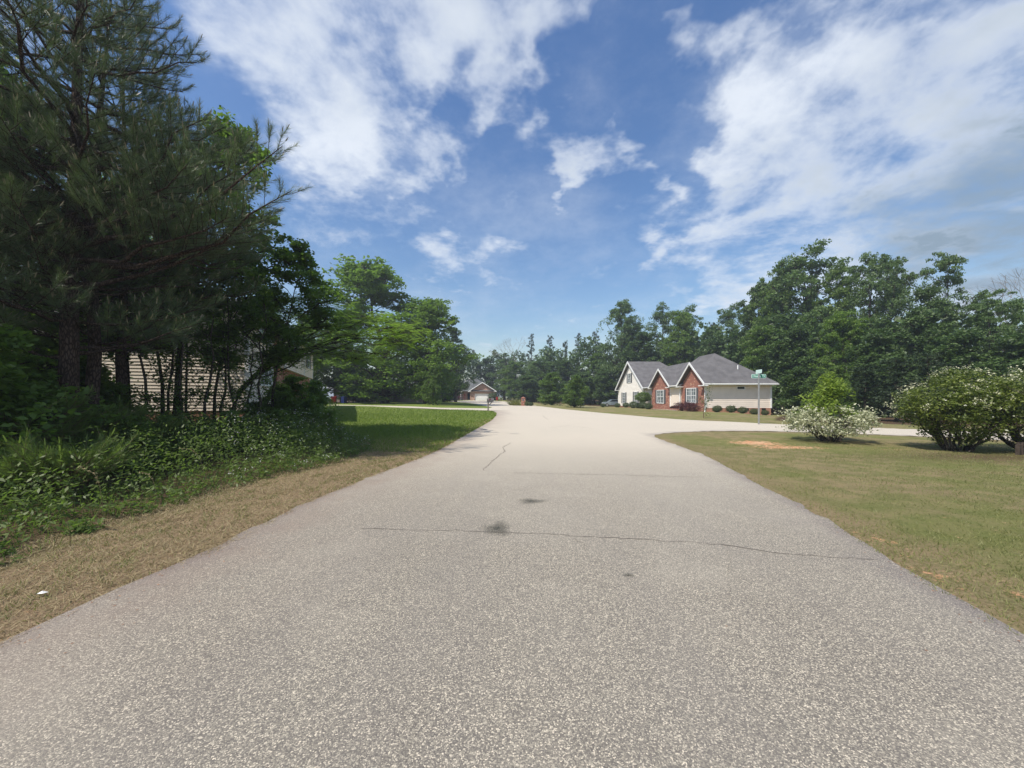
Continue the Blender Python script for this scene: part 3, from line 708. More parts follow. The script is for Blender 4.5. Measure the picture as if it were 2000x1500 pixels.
# ------------------------------------------------------------------ buildings
def wall_boards(mb, p0, p1, z0, z1, exp, nrm, top=None):
    """lap siding as real wedge boards along p0->p1 (2D points), from z0 to z1; top(s) clips a gable: returns allowed half range at height z"""
    p0 = np.array(p0, float); p1 = np.array(p1, float); nr = np.array(nrm, float); z = z0
    while z < z1 - 1e-3:
        zt = min(z + exp, z1); a, b = 0., 1.
        if top is not None:
            a, b = top((z + zt) / 2)
            if b - a < .02: break
        A = p0 + (p1 - p0) * a; B = p0 + (p1 - p0) * b
        o0 = nr * .034; o1 = nr * .004
        mb.add([(A[0] + o0[0], A[1] + o0[1], z), (B[0] + o0[0], B[1] + o0[1], z), (B[0] + o1[0], B[1] + o1[1], zt), (A[0] + o1[0], A[1] + o1[1], zt),
                (A[0], A[1], z), (B[0], B[1], z)], [(0, 1, 2, 3), (4, 5, 1, 0)])
        z += exp
def window_x(parent, off, x, y0, y1, z0, z1, ncol=1, mull=True, gl='glass', sh=None, sgn=-1, shw=.5):
    """window in a wall of constant x, facing sgn*x"""
    f = MB(off); w = .09; d = .06
    xa, xb = sorted((x + sgn * .005, x + sgn * d))
    f.box(xa, xb, y0, y0 + w, z0, z1).box(xa, xb, y1 - w, y1, z0, z1).box(xa, xb, y0 + w, y1 - w, z1 - w, z1).box(xa, xb, y0 + w, y1 - w, z0, z0 + w)
    fr = f.build('window', M['white'], parent)
    xa, xb = sorted((x + sgn * .004, x + sgn * .025))
    MB(off).box(xa, xb, y0 + w, y1 - w, z0 + w, z1 - w).build('pane', M[gl], fr)
    xa, xb = sorted((x + sgn * .028, x + sgn * .05)); zc = (z0 + z1) / 2; m_ = MB(off)
    m_.box(xa, xb, y0 + w, y1 - w, zc - .03, zc + .03)
    for i in range(1, ncol): yy = y0 + (y1 - y0) * i / ncol; m_.box(xa, xb + .004, yy - .045, yy + .045, z0 + w, z1 - w)
    m_.build('mullion', M['white'], fr)
    if ncol >= 1 and mull:
        g_ = MB(off); xa, xb = sorted((x + sgn * .026, x + sgn * .036)); nc_ = ncol * 2
        for i in range(1, nc_):
            if nc_ == 4 and i == 2: continue
            yy = y0 + (y1 - y0) * i / nc_; g_.box(xa, xb, yy - .012, yy + .012, z0 + w, z1 - w)
        for q in (.25, .75): zz = z0 + (z1 - z0) * q; g_.box(xa, xb, y0 + w, y1 - w, zz - .012, zz + .012)
        g_.build('grille', M['white'], fr)
    if sh:
        for ya, yb in ((y0 - shw - .03, y0 - .03), (y1 + .03, y1 + shw + .03)):
            s_ = MB(off); xa, xb = sorted((x + sgn * .006, x + sgn * .04)); s_.box(xa, xb, ya, yb, z0 + .02, z1 - .02)
            k = 10
            for i in range(k):
                zz = z0 + .08 + (z1 - z0 - .16) * i / k; xc, xd = sorted((x + sgn * .04, x + sgn * .055)); s_.box(xc, xd, ya + .06, yb - .06, zz, zz + (z1 - z0 - .16) / k * .6)
            s_.build('shutter', M[sh], parent)
def window_y(parent, off, y, x0, x1, z0, z1, ncol=1, gl='glass', frame='white', w=.09, grille=False):
    f = MB(off); ya, yb = y - .06, y - .005
    f.box(x0, x0 + w, ya, yb, z0, z1).box(x1 - w, x1, ya, yb, z0, z1).box(x0 + w, x1 - w, ya, yb, z1 - w, z1).box(x0 + w, x1 - w, ya, yb, z0, z0 + w)
    fr = f.build('window', M[frame], parent); MB(off).box(x0 + w, x1 - w, y - .025, y - .004, z0 + w, z1 - w).build('pane', M[gl], fr)
    if ncol > 1 or grille:
        m_ = MB(off); zc = (z0 + z1) / 2
        if z1 - z0 > .8: m_.box(x0 + w, x1 - w, y - .05, y - .028, zc - .03, zc + .03)
        for i in range(1, ncol): xx = x0 + (x1 - x0) * i / ncol; m_.box(xx - .04, xx + .04, y - .054, y - .028, z0 + w, z1 - w)
        if m_.v: m_.build('mullion', M['white'], fr)
    return fr
def roof_prism(parent, off, pts_list, thick=.14, name='roof', mat='roof', label=None):
    """several planar roof faces given as 3D polygons, thickened downwards, one mesh"""
    mb = MB(off)
    for poly in pts_list: mb.prism(poly, (0, 0, -thick))
    return mb.build(name, M[mat], parent, label=label)

# --- brick gabled house on the right
hx, hy = 20., 40.; O = (hx, hy, 0.)
house = empty('brick_house', O, 0, 'low suburban house with two red brick gables, ivory siding gable and grey shingle roof', 'house')
ex = 19.6; ze = 2.93
# main masses (facade plane x = 20)
wm = MB(O)
wm.box(20.03, 26.8, 40.03, 54.9, .40, 2.80).box(20.9, 27.6, 54.9, 72.5, .0, 2.75)
wm.build('wall_core', M['cream'], house, label='plain wall body behind the siding')
sd = MB(O); wall_boards(sd, (20.06, 40.0), (26.8, 40.0), .40, 2.84, .203, (0, -1)); wall_boards(sd, (26.8, 40.0), (26.8, 54.), .40, 2.84, .203, (1, 0))
sd.build('siding', M['cream'], house, 'stuff', 'cream lap siding on the long side wall')
fd = MB(O); fd.box(20.02, 26.78, 39.98, 40.4, -.9, .385); fd.build('foundation', M['foundation'], house)
fd = MB(O); fd.box(20.0, 20.4, 40.42, 58.3, -.9, .30); fd.build('foundation', M['brickx'], house)
for px in (1395.5, 1435.5, 1458, 1491):
    x = at(px, 40); MB(O).box(x - .2, x + .2, 39.94, 39.978, .16, .36).build('foundation_vent', M['black'], house)
for a_b in ((26.7, 26.86), (20.0, 20.12)): MB(O).box(a_b[0], a_b[1], 39.93, 39.975, .38, 2.82).build('corner_board', M['white'], house)
window_y(house, O, 39.955, at(1438, 40), at(1454.5, 40), 1.6 + (774 - 761) * 40 / FPX, 1.6 + (774 - 754.2) * 40 / FPX, gl='darkglass', w=.07)
# brick gable fronts (walls of constant x)
def brick_gable(y0, y1, zb, zeave, yp, zp, x=19.97, th=.5):
    mb = MB(O); mb.prism([(x, y0, zb), (x, y1, zb), (x, y1, zeave), (x, yp, zp), (x, y0, zeave)], (th, 0, 0)); mb.build('brick_wall', M['brickx'], house)
slope = (5.27 - 2.96) / 3.2
brick_gable(40.05, 45.6, -.3, 2.88, 42.6, 4.95)
brick_gable(49.0, 55.2, -.4, 2.88, 51.7, 4.92, x=19.97)
MB(O).box(20.0, 21.4, 45.45, 45.6, .28, 2.8).build('porch_side_wall', M['brickx'], house)
# porch recess
pm = MB(O); wall_boards(pm, (21.3, 45.62), (21.3, 48.98), .3, 2.8, .115, (-1, 0)); pm.box(21.31, 21.4, 45.6, 49.0, .25, 2.85); pm.build('porch_wall', M['cream'], house)
MB(O).box(20.0, 21.3, 45.62, 48.98, .10, .28).build('porch_floor', M['concrete'], house)
MB(O).box(19.98, 20.14, 48.80, 48.97, .28, 2.8).build('porch_column', M['white'], house)
MB(O).box(19.95, 20.1, 45.6, 49.0, 2.62, 2.86).build('porch_beam', M['white'], house)
d_ = MB(O).box(21.22, 21.28, 47.6, 48.6, .3, 2.35).build('door', M['cream'], house); MB(O).box(21.18, 21.215, 47.7, 47.76, 1.2, 1.35).build('handle', M['metal'], d_)
# recessed siding strip between brick and ivory gable
rs = MB(O); wall_boards(rs, (20.1, 55.22), (20.1, 58.3), .15, 2.85, .13, (-1, 0)); rs.box(20.105, 20.4, 55.22, 58.3, .1, 2.9); rs.build('recess_wall', M['cream'], house)
# ivory gable wing
gy0, gy1, gz0 = 58.4, 72.5, -.12
yp, zp = 65.25, 7.05
gw = MB(O)
def gtop(z):
    if z <= 2.85: return (0., 1.)
    f = (z - 2.85) / (zp - 2.85); a = (yp - gy0) / (gy1 - gy0) * f; b = 1 - (gy1 - yp) / (gy1 - gy0) * f; return (a, b)
wall_boards(gw, (19.95, gy0), (19.95, gy1), gz0, zp, .203, (-1, 0), gtop)
gw.prism([(19.96, gy0, gz0), (19.96, gy1, gz0), (19.96, gy1, 2.85), (19.96, yp, zp), (19.96, gy0, 2.85)], (.4, 0, 0))
wall_boards(gw, (19.96, gy0), (20.9, gy0), gz0, 2.84, .16, (0, -1))
gw.build('gable_siding', M['sunstruck'], house, 'stuff', 'bright ivory lap siding on the tall gable end, sunlight put into its colour')
MB(O).box(19.98, 27.5, gy0 + .02, gy1 - .02, -.9, gz0 - .003).build('foundation', M['brickx'], house)
for a_b in ((gy0 - .03, gy0 + .15), (gy1 - .15, gy1 + .03)): MB(O).box(19.90, 19.925, a_b[0], a_b[1], gz0, 2.8).build('corner_board', M['white'], house)
window_x(house, O, 19.925, 67.9, 69.6, .37, 2.29, 1, True, 'glass', 'shutter', shw=.62)
window_x(house, O, 19.925, 61.4, 63.0, .45, 2.37, 1, True, 'glass', 'shutter', shw=.62)
window_x(house, O, 19.925, 64.8, 66.4, 3.86, 5.5, 1, True, 'glass', 'shutter', shw=.62)
window_x(house, O, 19.965, 41.85, 44.15, .84, 2.53, 2, True, 'glass', 'shutter', shw=.36)
window_x(house, O, 19.965, 50.75, 53.2, .64, 2.47, 2, True, 'glass', 'shutter', shw=.50)
# roofs
rp = []
def P3(x, y, z): return (x, y, z)
# main south hip: ridge x=23.3, y 44.4..47.8, z 6.54
A, B, C4, D4 = P3(20.15, 39.4, 2.96), P3(27.2, 39.4, 2.96), P3(27.2, 53.2, 2.96), P3(20.15, 53.2, 2.96)
R1, R2 = P3(23.3, 44.4, 6.54), P3(23.2, 47.8, 6.54)
roof_prism(house, O, [[A, B, R1], [B, C4, R2, R1], [C4, D4, R2], [D4, A, R1, R2]], label='tall hipped roof section with the highest ridge')
# middle ridge
R3, R4 = P3(23.3, 50.4, 6.1), P3(23.3, 60., 6.1)
roof_prism(house, O, [[P3(20.15, 47.0, 2.95), P3(20.15, 60.5, 2.95), R4, R3], [P3(27.2, 47., 2.95), R3, R4, P3(27.2, 60.5, 2.95)]], label='lower middle roof section')
for ya, yb in ((45.0, 48.9), (54.6, 58.6)):
    roof_prism(house, O, [[P3(19.6, ya, 2.94), P3(19.6, yb, 2.94), P3(20.7, yb, 3.62), P3(20.7, ya, 3.62)]], .1, label='short eave between two gables')
def gable_roof(y0, yc, y1, z0, zc, x0, x1, ov=.0, lab=None, mat='roof', slopez=None):
    return roof_prism(house, O, [[P3(x0, y0, z0), P3(x1, y0, z0), P3(x1, yc, zc), P3(x0, yc, zc)], [P3(x0, yc, zc), P3(x1, yc, zc), P3(x1, y1, z0), P3(x0, y1, z0)]], .13, label=lab)
gable_roof(39.37, 42.6, 45.8, 2.985, 5.30, 19.55, 22.3, lab='steep roof over the nearer brick gable')
gable_roof(48.2, 51.7, 55.2, 2.97, 5.27, 19.55, 22.6, lab='steep roof over the farther brick gable')
wx0, wx1 = 19.5, 24.9
roof_prism(house, O, [[P3(wx0, 57.8, 2.93), P3(29., 57.8, 2.93), P3(wx1, 65.25, 7.47), P3(wx0, 65.25, 7.47)], [P3(wx0, 65.25, 7.47), P3(wx1, 65.25, 7.47), P3(29., 72.9, 2.93), P3(wx0, 72.9, 2.93)],
     [P3(29., 57.8, 2.93), P3(29., 72.9, 2.93), P3(wx1, 65.25, 7.47)]], label='big roof over the ivory gable wing')
def rake(x, pts_, w=.26, tw=.05, mat='white', nm='fascia'):
    for a, b in zip(pts_[:-1], pts_[1:]):
        MB(O).prism([(x, a[0], a[1] - w), (x, b[0], b[1] - w), (x, b[0], b[1] + .02), (x, a[0], a[1] + .02)], (-tw, 0, 0)).build(nm, M[mat], house)
rake(19.545, [(39.25, 2.92), (42.6, 5.32)], .24); rake(19.545, [(42.6, 5.32), (45.95, 2.92)], .24)
rake(19.545, [(48.05, 2.9), (51.7, 5.29)], .24); rake(19.545, [(51.7, 5.29), (55.35, 2.9)], .24)
rake(19.495, [(57.6, 2.86), (65.25, 7.49)], .34); rake(19.495, [(65.25, 7.49), (73.1, 2.86)], .34)
for ya, yb in ((39.25, 40.4), (45.0, 45.95), (48.05, 49.1), (54.9, 55.4), (57.6, 58.9), (71.9, 73.1)):
    MB(O).box(19.44, 19.94, ya, yb, 2.66, 2.74).build('soffit_return', M['white'], house)
g_ = MB(O); g_.box(19.5, 27.3, 39.27, 39.39, 2.80, 2.93); g_.build('gutter', M['white'], house)
MB(O).box(19.7, 27.2, 39.40, 39.98, 2.74, 2.79).build('soffit', M['white'], house)
MB(O).box(19.46, 19.58, 45.96, 48.04, 2.80, 2.92).build('gutter', M['white'], house)
MB(O).box(19.46, 19.58, 55.42, 57.6, 2.80, 2.92).build('gutter', M['white'], house)
MB(O).tube([(19.55, 39.5, 2.8), (19.9, 39.85, 2.5), (19.9, 39.88, .1), (19.75, 39.7, -.08)], [.055] * 4, 6).build('downspout', M['white'], house)
MB(O).tube([(19.55, 46.1, 2.8), (19.88, 45.8, 2.5), (19.88, 45.8, .1)], [.055] * 3, 6).build('downspout', M['white'], house)
MB(O).tube([(19.55, 57.2, 2.8), (19.9, 57.6, 2.5), (19.9, 57.6, -.1)], [.055] * 3, 6).build('downspout', M['white'], house)
MB(O).tube([(at(1441, 41.6), 41.6, 4.3), (at(1441, 41.6), 41.6, 4.95)], [.06, .06], 8).build('roof_vent', M['white'], house)
# rear steps at the right end
st = empty('deck_steps', (27.2, 38.9 + 2.2, -.4), 0, 'dark wooden steps with handrails at the right end of the brick house', 'steps')
So = (27.2, 41.1, -.4)
for k in range(6):
    x0 = 27.2 + k * .28; z0 = .55 - k * .17; MB(So).box(x0, x0 + .3, 41.2, 42.3, z0, z0 + .05).build('tread', M['darkwood'], st)
for yy in (41.15, 42.35):
    MB(So).bar((27.0, yy, .75), (28.95, yy, -.35), .05, .22).build('stringer', M['darkwood'], st)
    MB(So).bar((27.0, yy, 1.45), (28.95, yy, .40), .06, .09).build('handrail', M['darkwood'], st)
    MB(So).bar((28.9, yy, -.6), (28.9, yy, .45), .09).build('post', M['darkwood'], st)
    MB(So).bar((27.0, yy, -.4), (27.0, yy, 1.5), .09).build('post', M['darkwood'], st)
    MB(So).bar((27.0, yy, 1.05), (28.95, yy, 0.0), .04, .06).build('rail', M['darkwood'], st)

# --- far brick ranch with garage
fo = (-12.6, 120., .33); O2 = fo
ranch = empty('ranch_house', fo, 0, 'small pinkish brick house with white garage door and hipped grey roof at the road end', 'house')
f = MB(O2); f.box(-19.8, -15.8, 120.0, 133, .1, 3.2).box(-15.8, -13.0, 121.5, 133, .1, 3.2).box(-13.0, -11.6, 120.0, 133, .1, 3.2).box(-6.4, -5.5, 120.0, 133, .1, 3.2).box(-11.6, -6.4, 120.0, 133, 2.45, 3.2); f.build('wall', M['brickpink'], ranch)
MB(O2).prism([(-12.9, 119.99, 3.2), (-5.5, 119.99, 3.2), (-9.1, 119.99, 5.55)], (0, .3, 0)).build('gable_wall', M['brickpink'], ranch)
MB(O2).prism([(-19.8, 119.99, 3.2), (-15.8, 119.99, 3.2), (-17.85, 119.99, 4.55)], (0, .3, 0)).build('gable_wall', M['brickpink'], ranch)
gd = MB(O2).box(-11.6, -6.4, 120.3, 120.36, .3, 2.45).build('garage_door', M['white'], ranch)
for k in range(4):
    MB(O2).box(-11.5, -6.5, 120.25, 120.295, .35 + k * .53, .35 + k * .53 + .49).build('door_panel', M['white'], gd)
ap = (-12.7, 126.5, 7.95); ap2 = (-12.2, 128., 7.95)
roof_prism(ranch, O2, [[(-20.2, 119.6, 3.25), (-5.1, 119.6, 3.25), ap], [(-5.1, 119.6, 3.25), (-5.1, 134, 3.25), ap2, ap], [(-20.2, 134, 3.25), (-20.2, 119.6, 3.25), ap, ap2], [(-5.1, 134, 3.25), (-20.2, 134, 3.25), ap2]], mat='rooffar')
roof_prism(ranch, O2, [[(-13.3, 119.3, 3.3), (-13.3, 123, 3.3), (-9.1, 123, 6.0), (-9.1, 119.3, 6.0)], [(-9.1, 119.3, 6.0), (-9.1, 123, 6.0), (-4.9, 123, 3.3), (-4.9, 119.3, 3.3)]], mat='rooffar', label='gable roof over the garage')
roof_prism(ranch, O2, [[(-20.3, 119.3, 3.3), (-20.3, 122, 3.3), (-17.85, 122, 4.9), (-17.85, 119.3, 4.9)], [(-17.85, 119.3, 4.9), (-17.85, 122, 4.9), (-15.4, 122, 3.3), (-15.4, 119.3, 3.3)]], mat='rooffar', label='small gable roof over the arched window')
for a, b in (((-13.4, 3.24), (-9.1, 6.02)), ((-9.1, 6.02), (-4.8, 3.24)), ((-20.4, 3.24), (-17.85, 4.92)), ((-17.85, 4.92), (-15.3, 3.24))):
    MB(O2).prism([(a[0], 119.28, a[1] - .28), (b[0], 119.28, b[1] - .28), (b[0], 119.28, b[1]), (a[0], 119.28, a[1])], (0, -.06, 0)).build('fascia', M['white'], ranch)
for x in (-20.4, -16.3, -13.6, -5.7): MB(O2).box(x, x + .95, 119.2, 119.9, 2.98, 3.1).build('soffit_return', M['white'], ranch)
wf = window_y(ranch, O2, 119.99, -18.75, -16.95, .95, 2.6, 2, 'glass', w=.14)
arc = [(-18.75 + .9 + .9 * math.cos(a), 119.97, 2.66 + .75 * math.sin(a)) for a in np.linspace(0, math.pi, 13)]
MB(O2).prism(arc, (0, -.05, 0)).build('arch_window', M['darkglass'], ranch)
for x in (-19.4, -16.85): MB(O2).box(x, x + .5, 119.93, 119.985, .9, 2.65).build('shutter', M['redpaint'], ranch, label='red shutter')
MB(O2).box(-14.0, -13.1, 121.43, 121.49, .35, 2.6).build('door', M['black'], ranch)
MB(O2).box(-15.95, -15.8, 119.96, 120.1, .3, 3.1).build('corner_board', M['white'], ranch)
MB(O2).box(-15.8, -13.0, 120.2, 121.4, .3, .45).build('porch_floor', M['concrete'], ranch)
# red lamp post by its door, red bin, small white-and-red box
lx = at(907.5, 117); lz = h1(lx, 117)
lp = empty('lamp_post', (lx, 117, lz), 0, 'thin dark red post standing before the far brick house', 'post'); MB().tube([(0, 0, 0), (0, 0, 1.5)], [.07, .06], 8).build('pole', M['redpaint'], lp); MB().box(-.16, .16, -.16, .16, 1.5, 1.85).build('post_head', M['redpaint'], lp)

# --- split-level siding house on the left, behind the trees
L0 = np.array([at(484, 19.5), 19.5]); dA_ = np.array([-.369, .929]); dB_ = np.array([.929, .369])
lr = math.atan2(dB_[1], dB_[0])
lz0 = .35
lh = empty('siding_house', (L0[0], L0[1], lz0), lr, 'two storey beige siding house half hidden behind the pines and saplings', 'house')
# local axes: +x = B (right), +y = A (away)
W = MB(); W.box(-11, -.02, .04, 14, .75, 5.8); W.build('wall_core', M['beige'], lh)
sw = MB(); wall_boards(sw, (-11, 0), (0, 0), .55, 5.8, .155, (0, -1)); sw.build('siding', M['beige'], lh, 'stuff', 'beige lap siding on the long wall facing the road')
sw = MB(); wall_boards(sw, (0, 0), (0, 6.1), .55, 5.8, .155, (1, 0)); sw.box(-.05, -.002, 0, 6.1, .55, 5.8); sw.build('siding', M['beige'], lh, 'stuff', 'beige lap siding around the corner windows')
MB().box(-11, -.03, -.0, .3, -.8, .53).build('foundation', M['foundation'], lh)
for b6 in ((-.14, .025, -.05, -.025, .5, 5.8), (.026, .05, -.05, .12, .5, 5.8), (.026, .05, 5.95, 6.12, .5, 5.8)): MB().box(*b6).build('corner_board', M['white'], lh)
window_x(lh, (0, 0, 0), .03, 2.3, 5.5, 1.85, 3.0, 3, False, 'glass', None, 1)
window_x(lh, (0, 0, 0), .03, 2.0, 5.4, 4.3, 5.4, 3, False, 'glass', None, 1)
MB().box(-.3, .25, 6.14, 8.2, -.8, 5.75).build('brick_wall', M['brickx'], lh)
# upper wing with overhang
wg = MB(); wall_boards(wg, (.55, 6.6), (.55, 24.), 3.15, 5.8, .155, (1, 0)); wg.box(-.3, .54, 6.6, 24, 3.15, 5.8); wall_boards(wg, (.3, 6.6), (.55, 6.6), 3.15, 5.8, .155, (0, -1)); wg.build('upper_siding', M['beige'], lh, 'stuff')
MB().box(-.3, .3, 8.2, 23.6, -.8, 3.14).build('brick_wall', M['brickx'], lh)
MB().box(-10, -.3, 14, 23.6, -.8, 5.75).build('rear_wall', M['beige'], lh)
for b6 in ((.575, .60, 6.55, 6.72, 3.1, 5.8), (.575, .60, 23.85, 24.03, 3.1, 5.8), (.575, .6, 16.9, 17.05, 3.1, 5.8)): MB().box(*b6).build('corner_board', M['white'], lh)
window_x(lh, (0, 0, 0), .58, 19.2, 20.9, 4.0, 5.6, 1, False, 'darkglass', 'shutter', 1, .8)
window_x(lh, (0, 0, 0), .58, 9.5, 12.6, 4.0, 5.6, 2, False, 'darkglass', 'shutter', 1, .8)
roof_prism(lh, (0, 0, 0), [[(-11.6, -.6, 5.85), (.95, -.6, 5.85), (-5.2, 5.5, 7.6)], [(.95, -.6, 5.85), (.95, 24.3, 5.85), (-5.2, 18.5, 7.6), (-5.2, 5.5, 7.6)], [(.95, 24.3, 5.85), (-11.6, 24.3, 5.85), (-5.2, 18.5, 7.6)], [(-11.6, 24.3, 5.85), (-11.6, -.6, 5.85), (-5.2, 5.5, 7.6), (-5.2, 18.5, 7.6)]])

# --- shaded house behind the big trees
bo = (-25., 78., .48)
bh = empty('shaded_house', bo, 0, 'low grey house with dark red door in the shade behind the big oak', 'house')
MB(bo).box(-36, -24.2, 78, 88, .2, 3.2).box(-24.2, -22.4, 79.5, 88, .2, 3.2).box(-22.4, -16, 78, 88, .2, 3.2).build('wall', M['greywood'], bh)
MB(bo).box(at(742, 79.4), at(746.5, 79.4), 79.36, 79.46, .7, 2.85).build('door', M['redpaint'], bh)
for px in (738.2, 748.6): MB(bo).box(at(px, 79.4) - .2, at(px, 79.4) + .2, 79.36, 79.46, .7, 2.75).build('door_trim', M['white'], bh)
MB(bo).box(-28, -26.2, 77.8, 79.4, .3, .62).build('porch_step', M['concrete'], bh)
MB(bo).box(at(658, 78), at(671, 78), 77.93, 77.99, 1.3, 3.0).build('window', M['glass'], bh)
MB(bo).box(at(671, 78), at(673, 78), 77.9, 77.99, .9, 3.0).build('window_trim', M['white'], bh)
roof_prism(bh, bo, [[(-37, 77, 3.2), (-15, 77, 3.2), (-20, 83, 5.6), (-32, 83, 5.6)], [(-15, 77, 3.2), (-15, 89, 3.2), (-20, 83, 5.6)], [(-15, 89, 3.2), (-37, 89, 3.2), (-32, 83, 5.6), (-20, 83, 5.6)], [(-37, 89, 3.2), (-37, 77, 3.2), (-32, 83, 5.6)]], mat='rooffar')

# ------------------------------------------------------------------ street furniture and small things
def wheelie(px, Y, mat, label, py=None):
    x = at(px, Y); z = h1(x, Y); b = empty('wheelie_bin', (x, Y, z), rad(random.Random(px).uniform(-20, 20)), label, 'bin')
    m_ = MB(); m_.add([(-.24, -.27, .08), (.24, -.27, .08), (.24, .27, .08), (-.24, .27, .08), (-.31, -.36, .95), (.31, -.36, .95), (.31, .36, .95), (-.31, .36, .95)],
          [(0, 3, 2, 1), (4, 5, 6, 7), (0, 1, 5, 4), (1, 2, 6, 5), (2, 3, 7, 6), (3, 0, 4, 7)]); m_.box(-.33, .33, -.38, .38, .90, .96); m_.build('body', M[mat], b)
    MB().prism([(-.34, -.40, .965), (.34, -.40, .965), (.34, 0, 1.05), (.34, .40, .975), (-.34, .40, .975), (-.34, 0, 1.05)][::1], (0, 0, .03)).build('lid', M[mat], b)
    for s_ in (-1, 1): MB().tube([(s_ * .26, .30, .12), (s_ * .32, .30, .12)], [.12, .12], 12).build('wheel', M['rubber'], b)
    MB().tube([(-.25, .43, .93), (.25, .43, .93)], [.018, .018], 6).build('handle', M['rubber'], b)
    return b
wheelie(652.5, 58, 'redbin', 'dark red wheeled bin on the driveway edge, left of the blue one'); wheelie(672, 58, 'bluepaint', 'dark blue wheeled bin beside the red one at the driveway')
wheelie(971, 112, 'redbin', 'small red bin beside the garage of the far brick house')
# mailbox on a post
x, y = G(953.5, 803); z = h1(x, y); mbx = empty('mailbox', (x, y, z), rad(8), 'grey metal mailbox on a wooden post at the driveway corner', 'mailbox')
MB().box(-.06, .06, -.06, .06, -.2, .86).build('post', M['greywood'], mbx)
MB().bar((.0, 0, .5), (.36, 0, .84), .07).build('brace', M['greywood'], mbx); MB().box(-.1, .42, -.11, .11, .865, .90).build('mounting_board', M['greywood'], mbx)
arcp = [(-.12, -.13, .903), (-.12, .13, .903)] + [(-.12, .13 * math.cos(a), 1.05 + .13 * math.sin(a)) for a in np.linspace(0, math.pi, 11)]
MB().prism(arcp, (.62, 0, 0)).build('box', M['boxmetal'], mbx); MB().prism([(p[0] + .62, p[1] * .97, p[2]) for p in arcp], (.02, 0, 0)).build('door', M['metal'], mbx)
MB().box(.1, .13, -.15, -.135, .98, 1.14).box(.1, .24, -.15, -.135, 1.10, 1.16).build('flag', M['redpaint'], mbx)
# brick mailbox
x, y = 1.8, 62.; z = h1(x, y); bmx = empty('brick_mailbox', (x, y, z), 0, 'red brick mailbox pillar at the far right edge of the road', 'mailbox')
MB().box(-.33, .33, -.33, .33, -.1, 1.25).build('pillar', M['bricky'], bmx); MB().box(-.37, .37, -.37, .37, 1.253, 1.31).build('cap', M['bricky'], bmx)
MB().add(*[[(-.3, -.3, 1.313), (.3, -.3, 1.313), (.3, .3, 1.313), (-.3, .3, 1.313), (0, 0, 1.46)], [(0, 1, 4), (1, 2, 4), (2, 3, 4), (3, 0, 4), (3, 2, 1, 0)]]).build('cap_top', M['bricky'], bmx)
MB().box(-.14, .14, -.35, -.332, .8, 1.1).build('letter_box', M['boxmetal'], bmx)
# street sign
sx, sy = 13.15, 20.6; sz = h1(sx, sy); sg = empty('street_sign', (sx, sy, sz), 0, 'green street name sign with two crossed blades on a steel pole', 'street sign')
MB().tube([(0, 0, -.2), (0, 0, 2.66)], [.045, .045], 10).build('pole', M['metal'], sg)
def blade(name, w, hgt, z0, rz, txt, label):
    b = MB(); n = 5; r = .05; out = []
    for cx_, cz_, a0 in ((w / 2 - r, z0 + hgt - r, 0), (-w / 2 + r, z0 + hgt - r, 90), (-w / 2 + r, z0 + r, 180), (w / 2 - r, z0 + r, 270)):
        for q in range(n): an = rad(a0 + 90 * q / (n - 1)); out.append((cx_ + r * math.cos(an), -.006, cz_ + r * math.sin(an)))
    o = b.prism(out, (0, .012, 0)).build(name, M['signwhite'], sg, label=label); o.rotation_euler = (0, 0, rz)
    k = .93; inn = [(p[0] * (1 - .036 / w), -.008, z0 + hgt / 2 + (p[2] - z0 - hgt / 2) * (1 - .036 / hgt)) for p in out]
    MB().prism(inn, (0, -.003, 0)).build('sign_face', M['signgreen'], o)
    cu = bpy.data.curves.new('letters', 'FONT'); cu.body = txt; cu.size = hgt * .82; cu.align_x = 'CENTER'; cu.align_y = 'CENTER'; cu.extrude = .001; cu.offset = .003
    to = bpy.data.objects.new('letters', cu); COL.objects.link(to); dg = bpy.context.evaluated_depsgraph_get(); mt = bpy.data.meshes.new_from_object(to.evaluated_get(dg))
    bpy.data.objects.remove(to); mt.materials.clear(); mt.materials.append(M['signwhite']); lo = link('lettering', mt, o); lo.location = (0, -.013, z0 + hgt / 2); lo.rotation_euler = (rad(90), 0, 0)
blade('sign_blade', .76, .215, 2.47, rad(-2), 'Osage Tr', 'lower green blade lettered with the street name'); blade('sign_blade', .76, .20, 2.72, rad(78), 'W  Dr', 'upper green blade seen edge on')
MB().box(-.03, .03, -.02, .02, 2.66, 2.73).build('bracket', M['metal'], sg)
# silver car beyond the ivory gable
cy = 76.; cx = at(1197, cy); cz = h1(cx, cy); car = empty('car', (cx, cy, cz), rad(0), 'silver car parked beyond the ivory gable end', 'car')
pr = [(-2.1, .35), (-2.15, .7), (-1.7, .88), (-1.0, .95), (-.35, 1.38), (.8, 1.42), (1.5, 1.05), (2.1, .98), (2.2, .6), (2.1, .32)]
MB().prism([(a, -.85, b) for a, b in pr], (0, 1.7, 0)).build('body', M['carpaint'], car)
MB().prism([(a, -.865, b) for a, b in [(-.9, .97), (-.35, 1.32), (.75, 1.35), (1.3, 1.05)]], (0, 1.73, 0)).build('side_window', M['darkglass'], car)
for wx in (-1.35, 1.35):
    for s_ in (-1, 1): w_ = MB().tube([(wx, s_ * .72, .33), (wx, s_ * .90, .33)], [.33, .33], 16).build('wheel', M['rubber'], car); MB().tube([(wx, s_ * .9, .33), (wx, s_ * .915, .33)], [.2, .2], 12).build('rim', M['metal'], w_)
MB().box(-2.17, -2.1, -.7, -.4, .62, .76).build('headlight', M['white'], car)
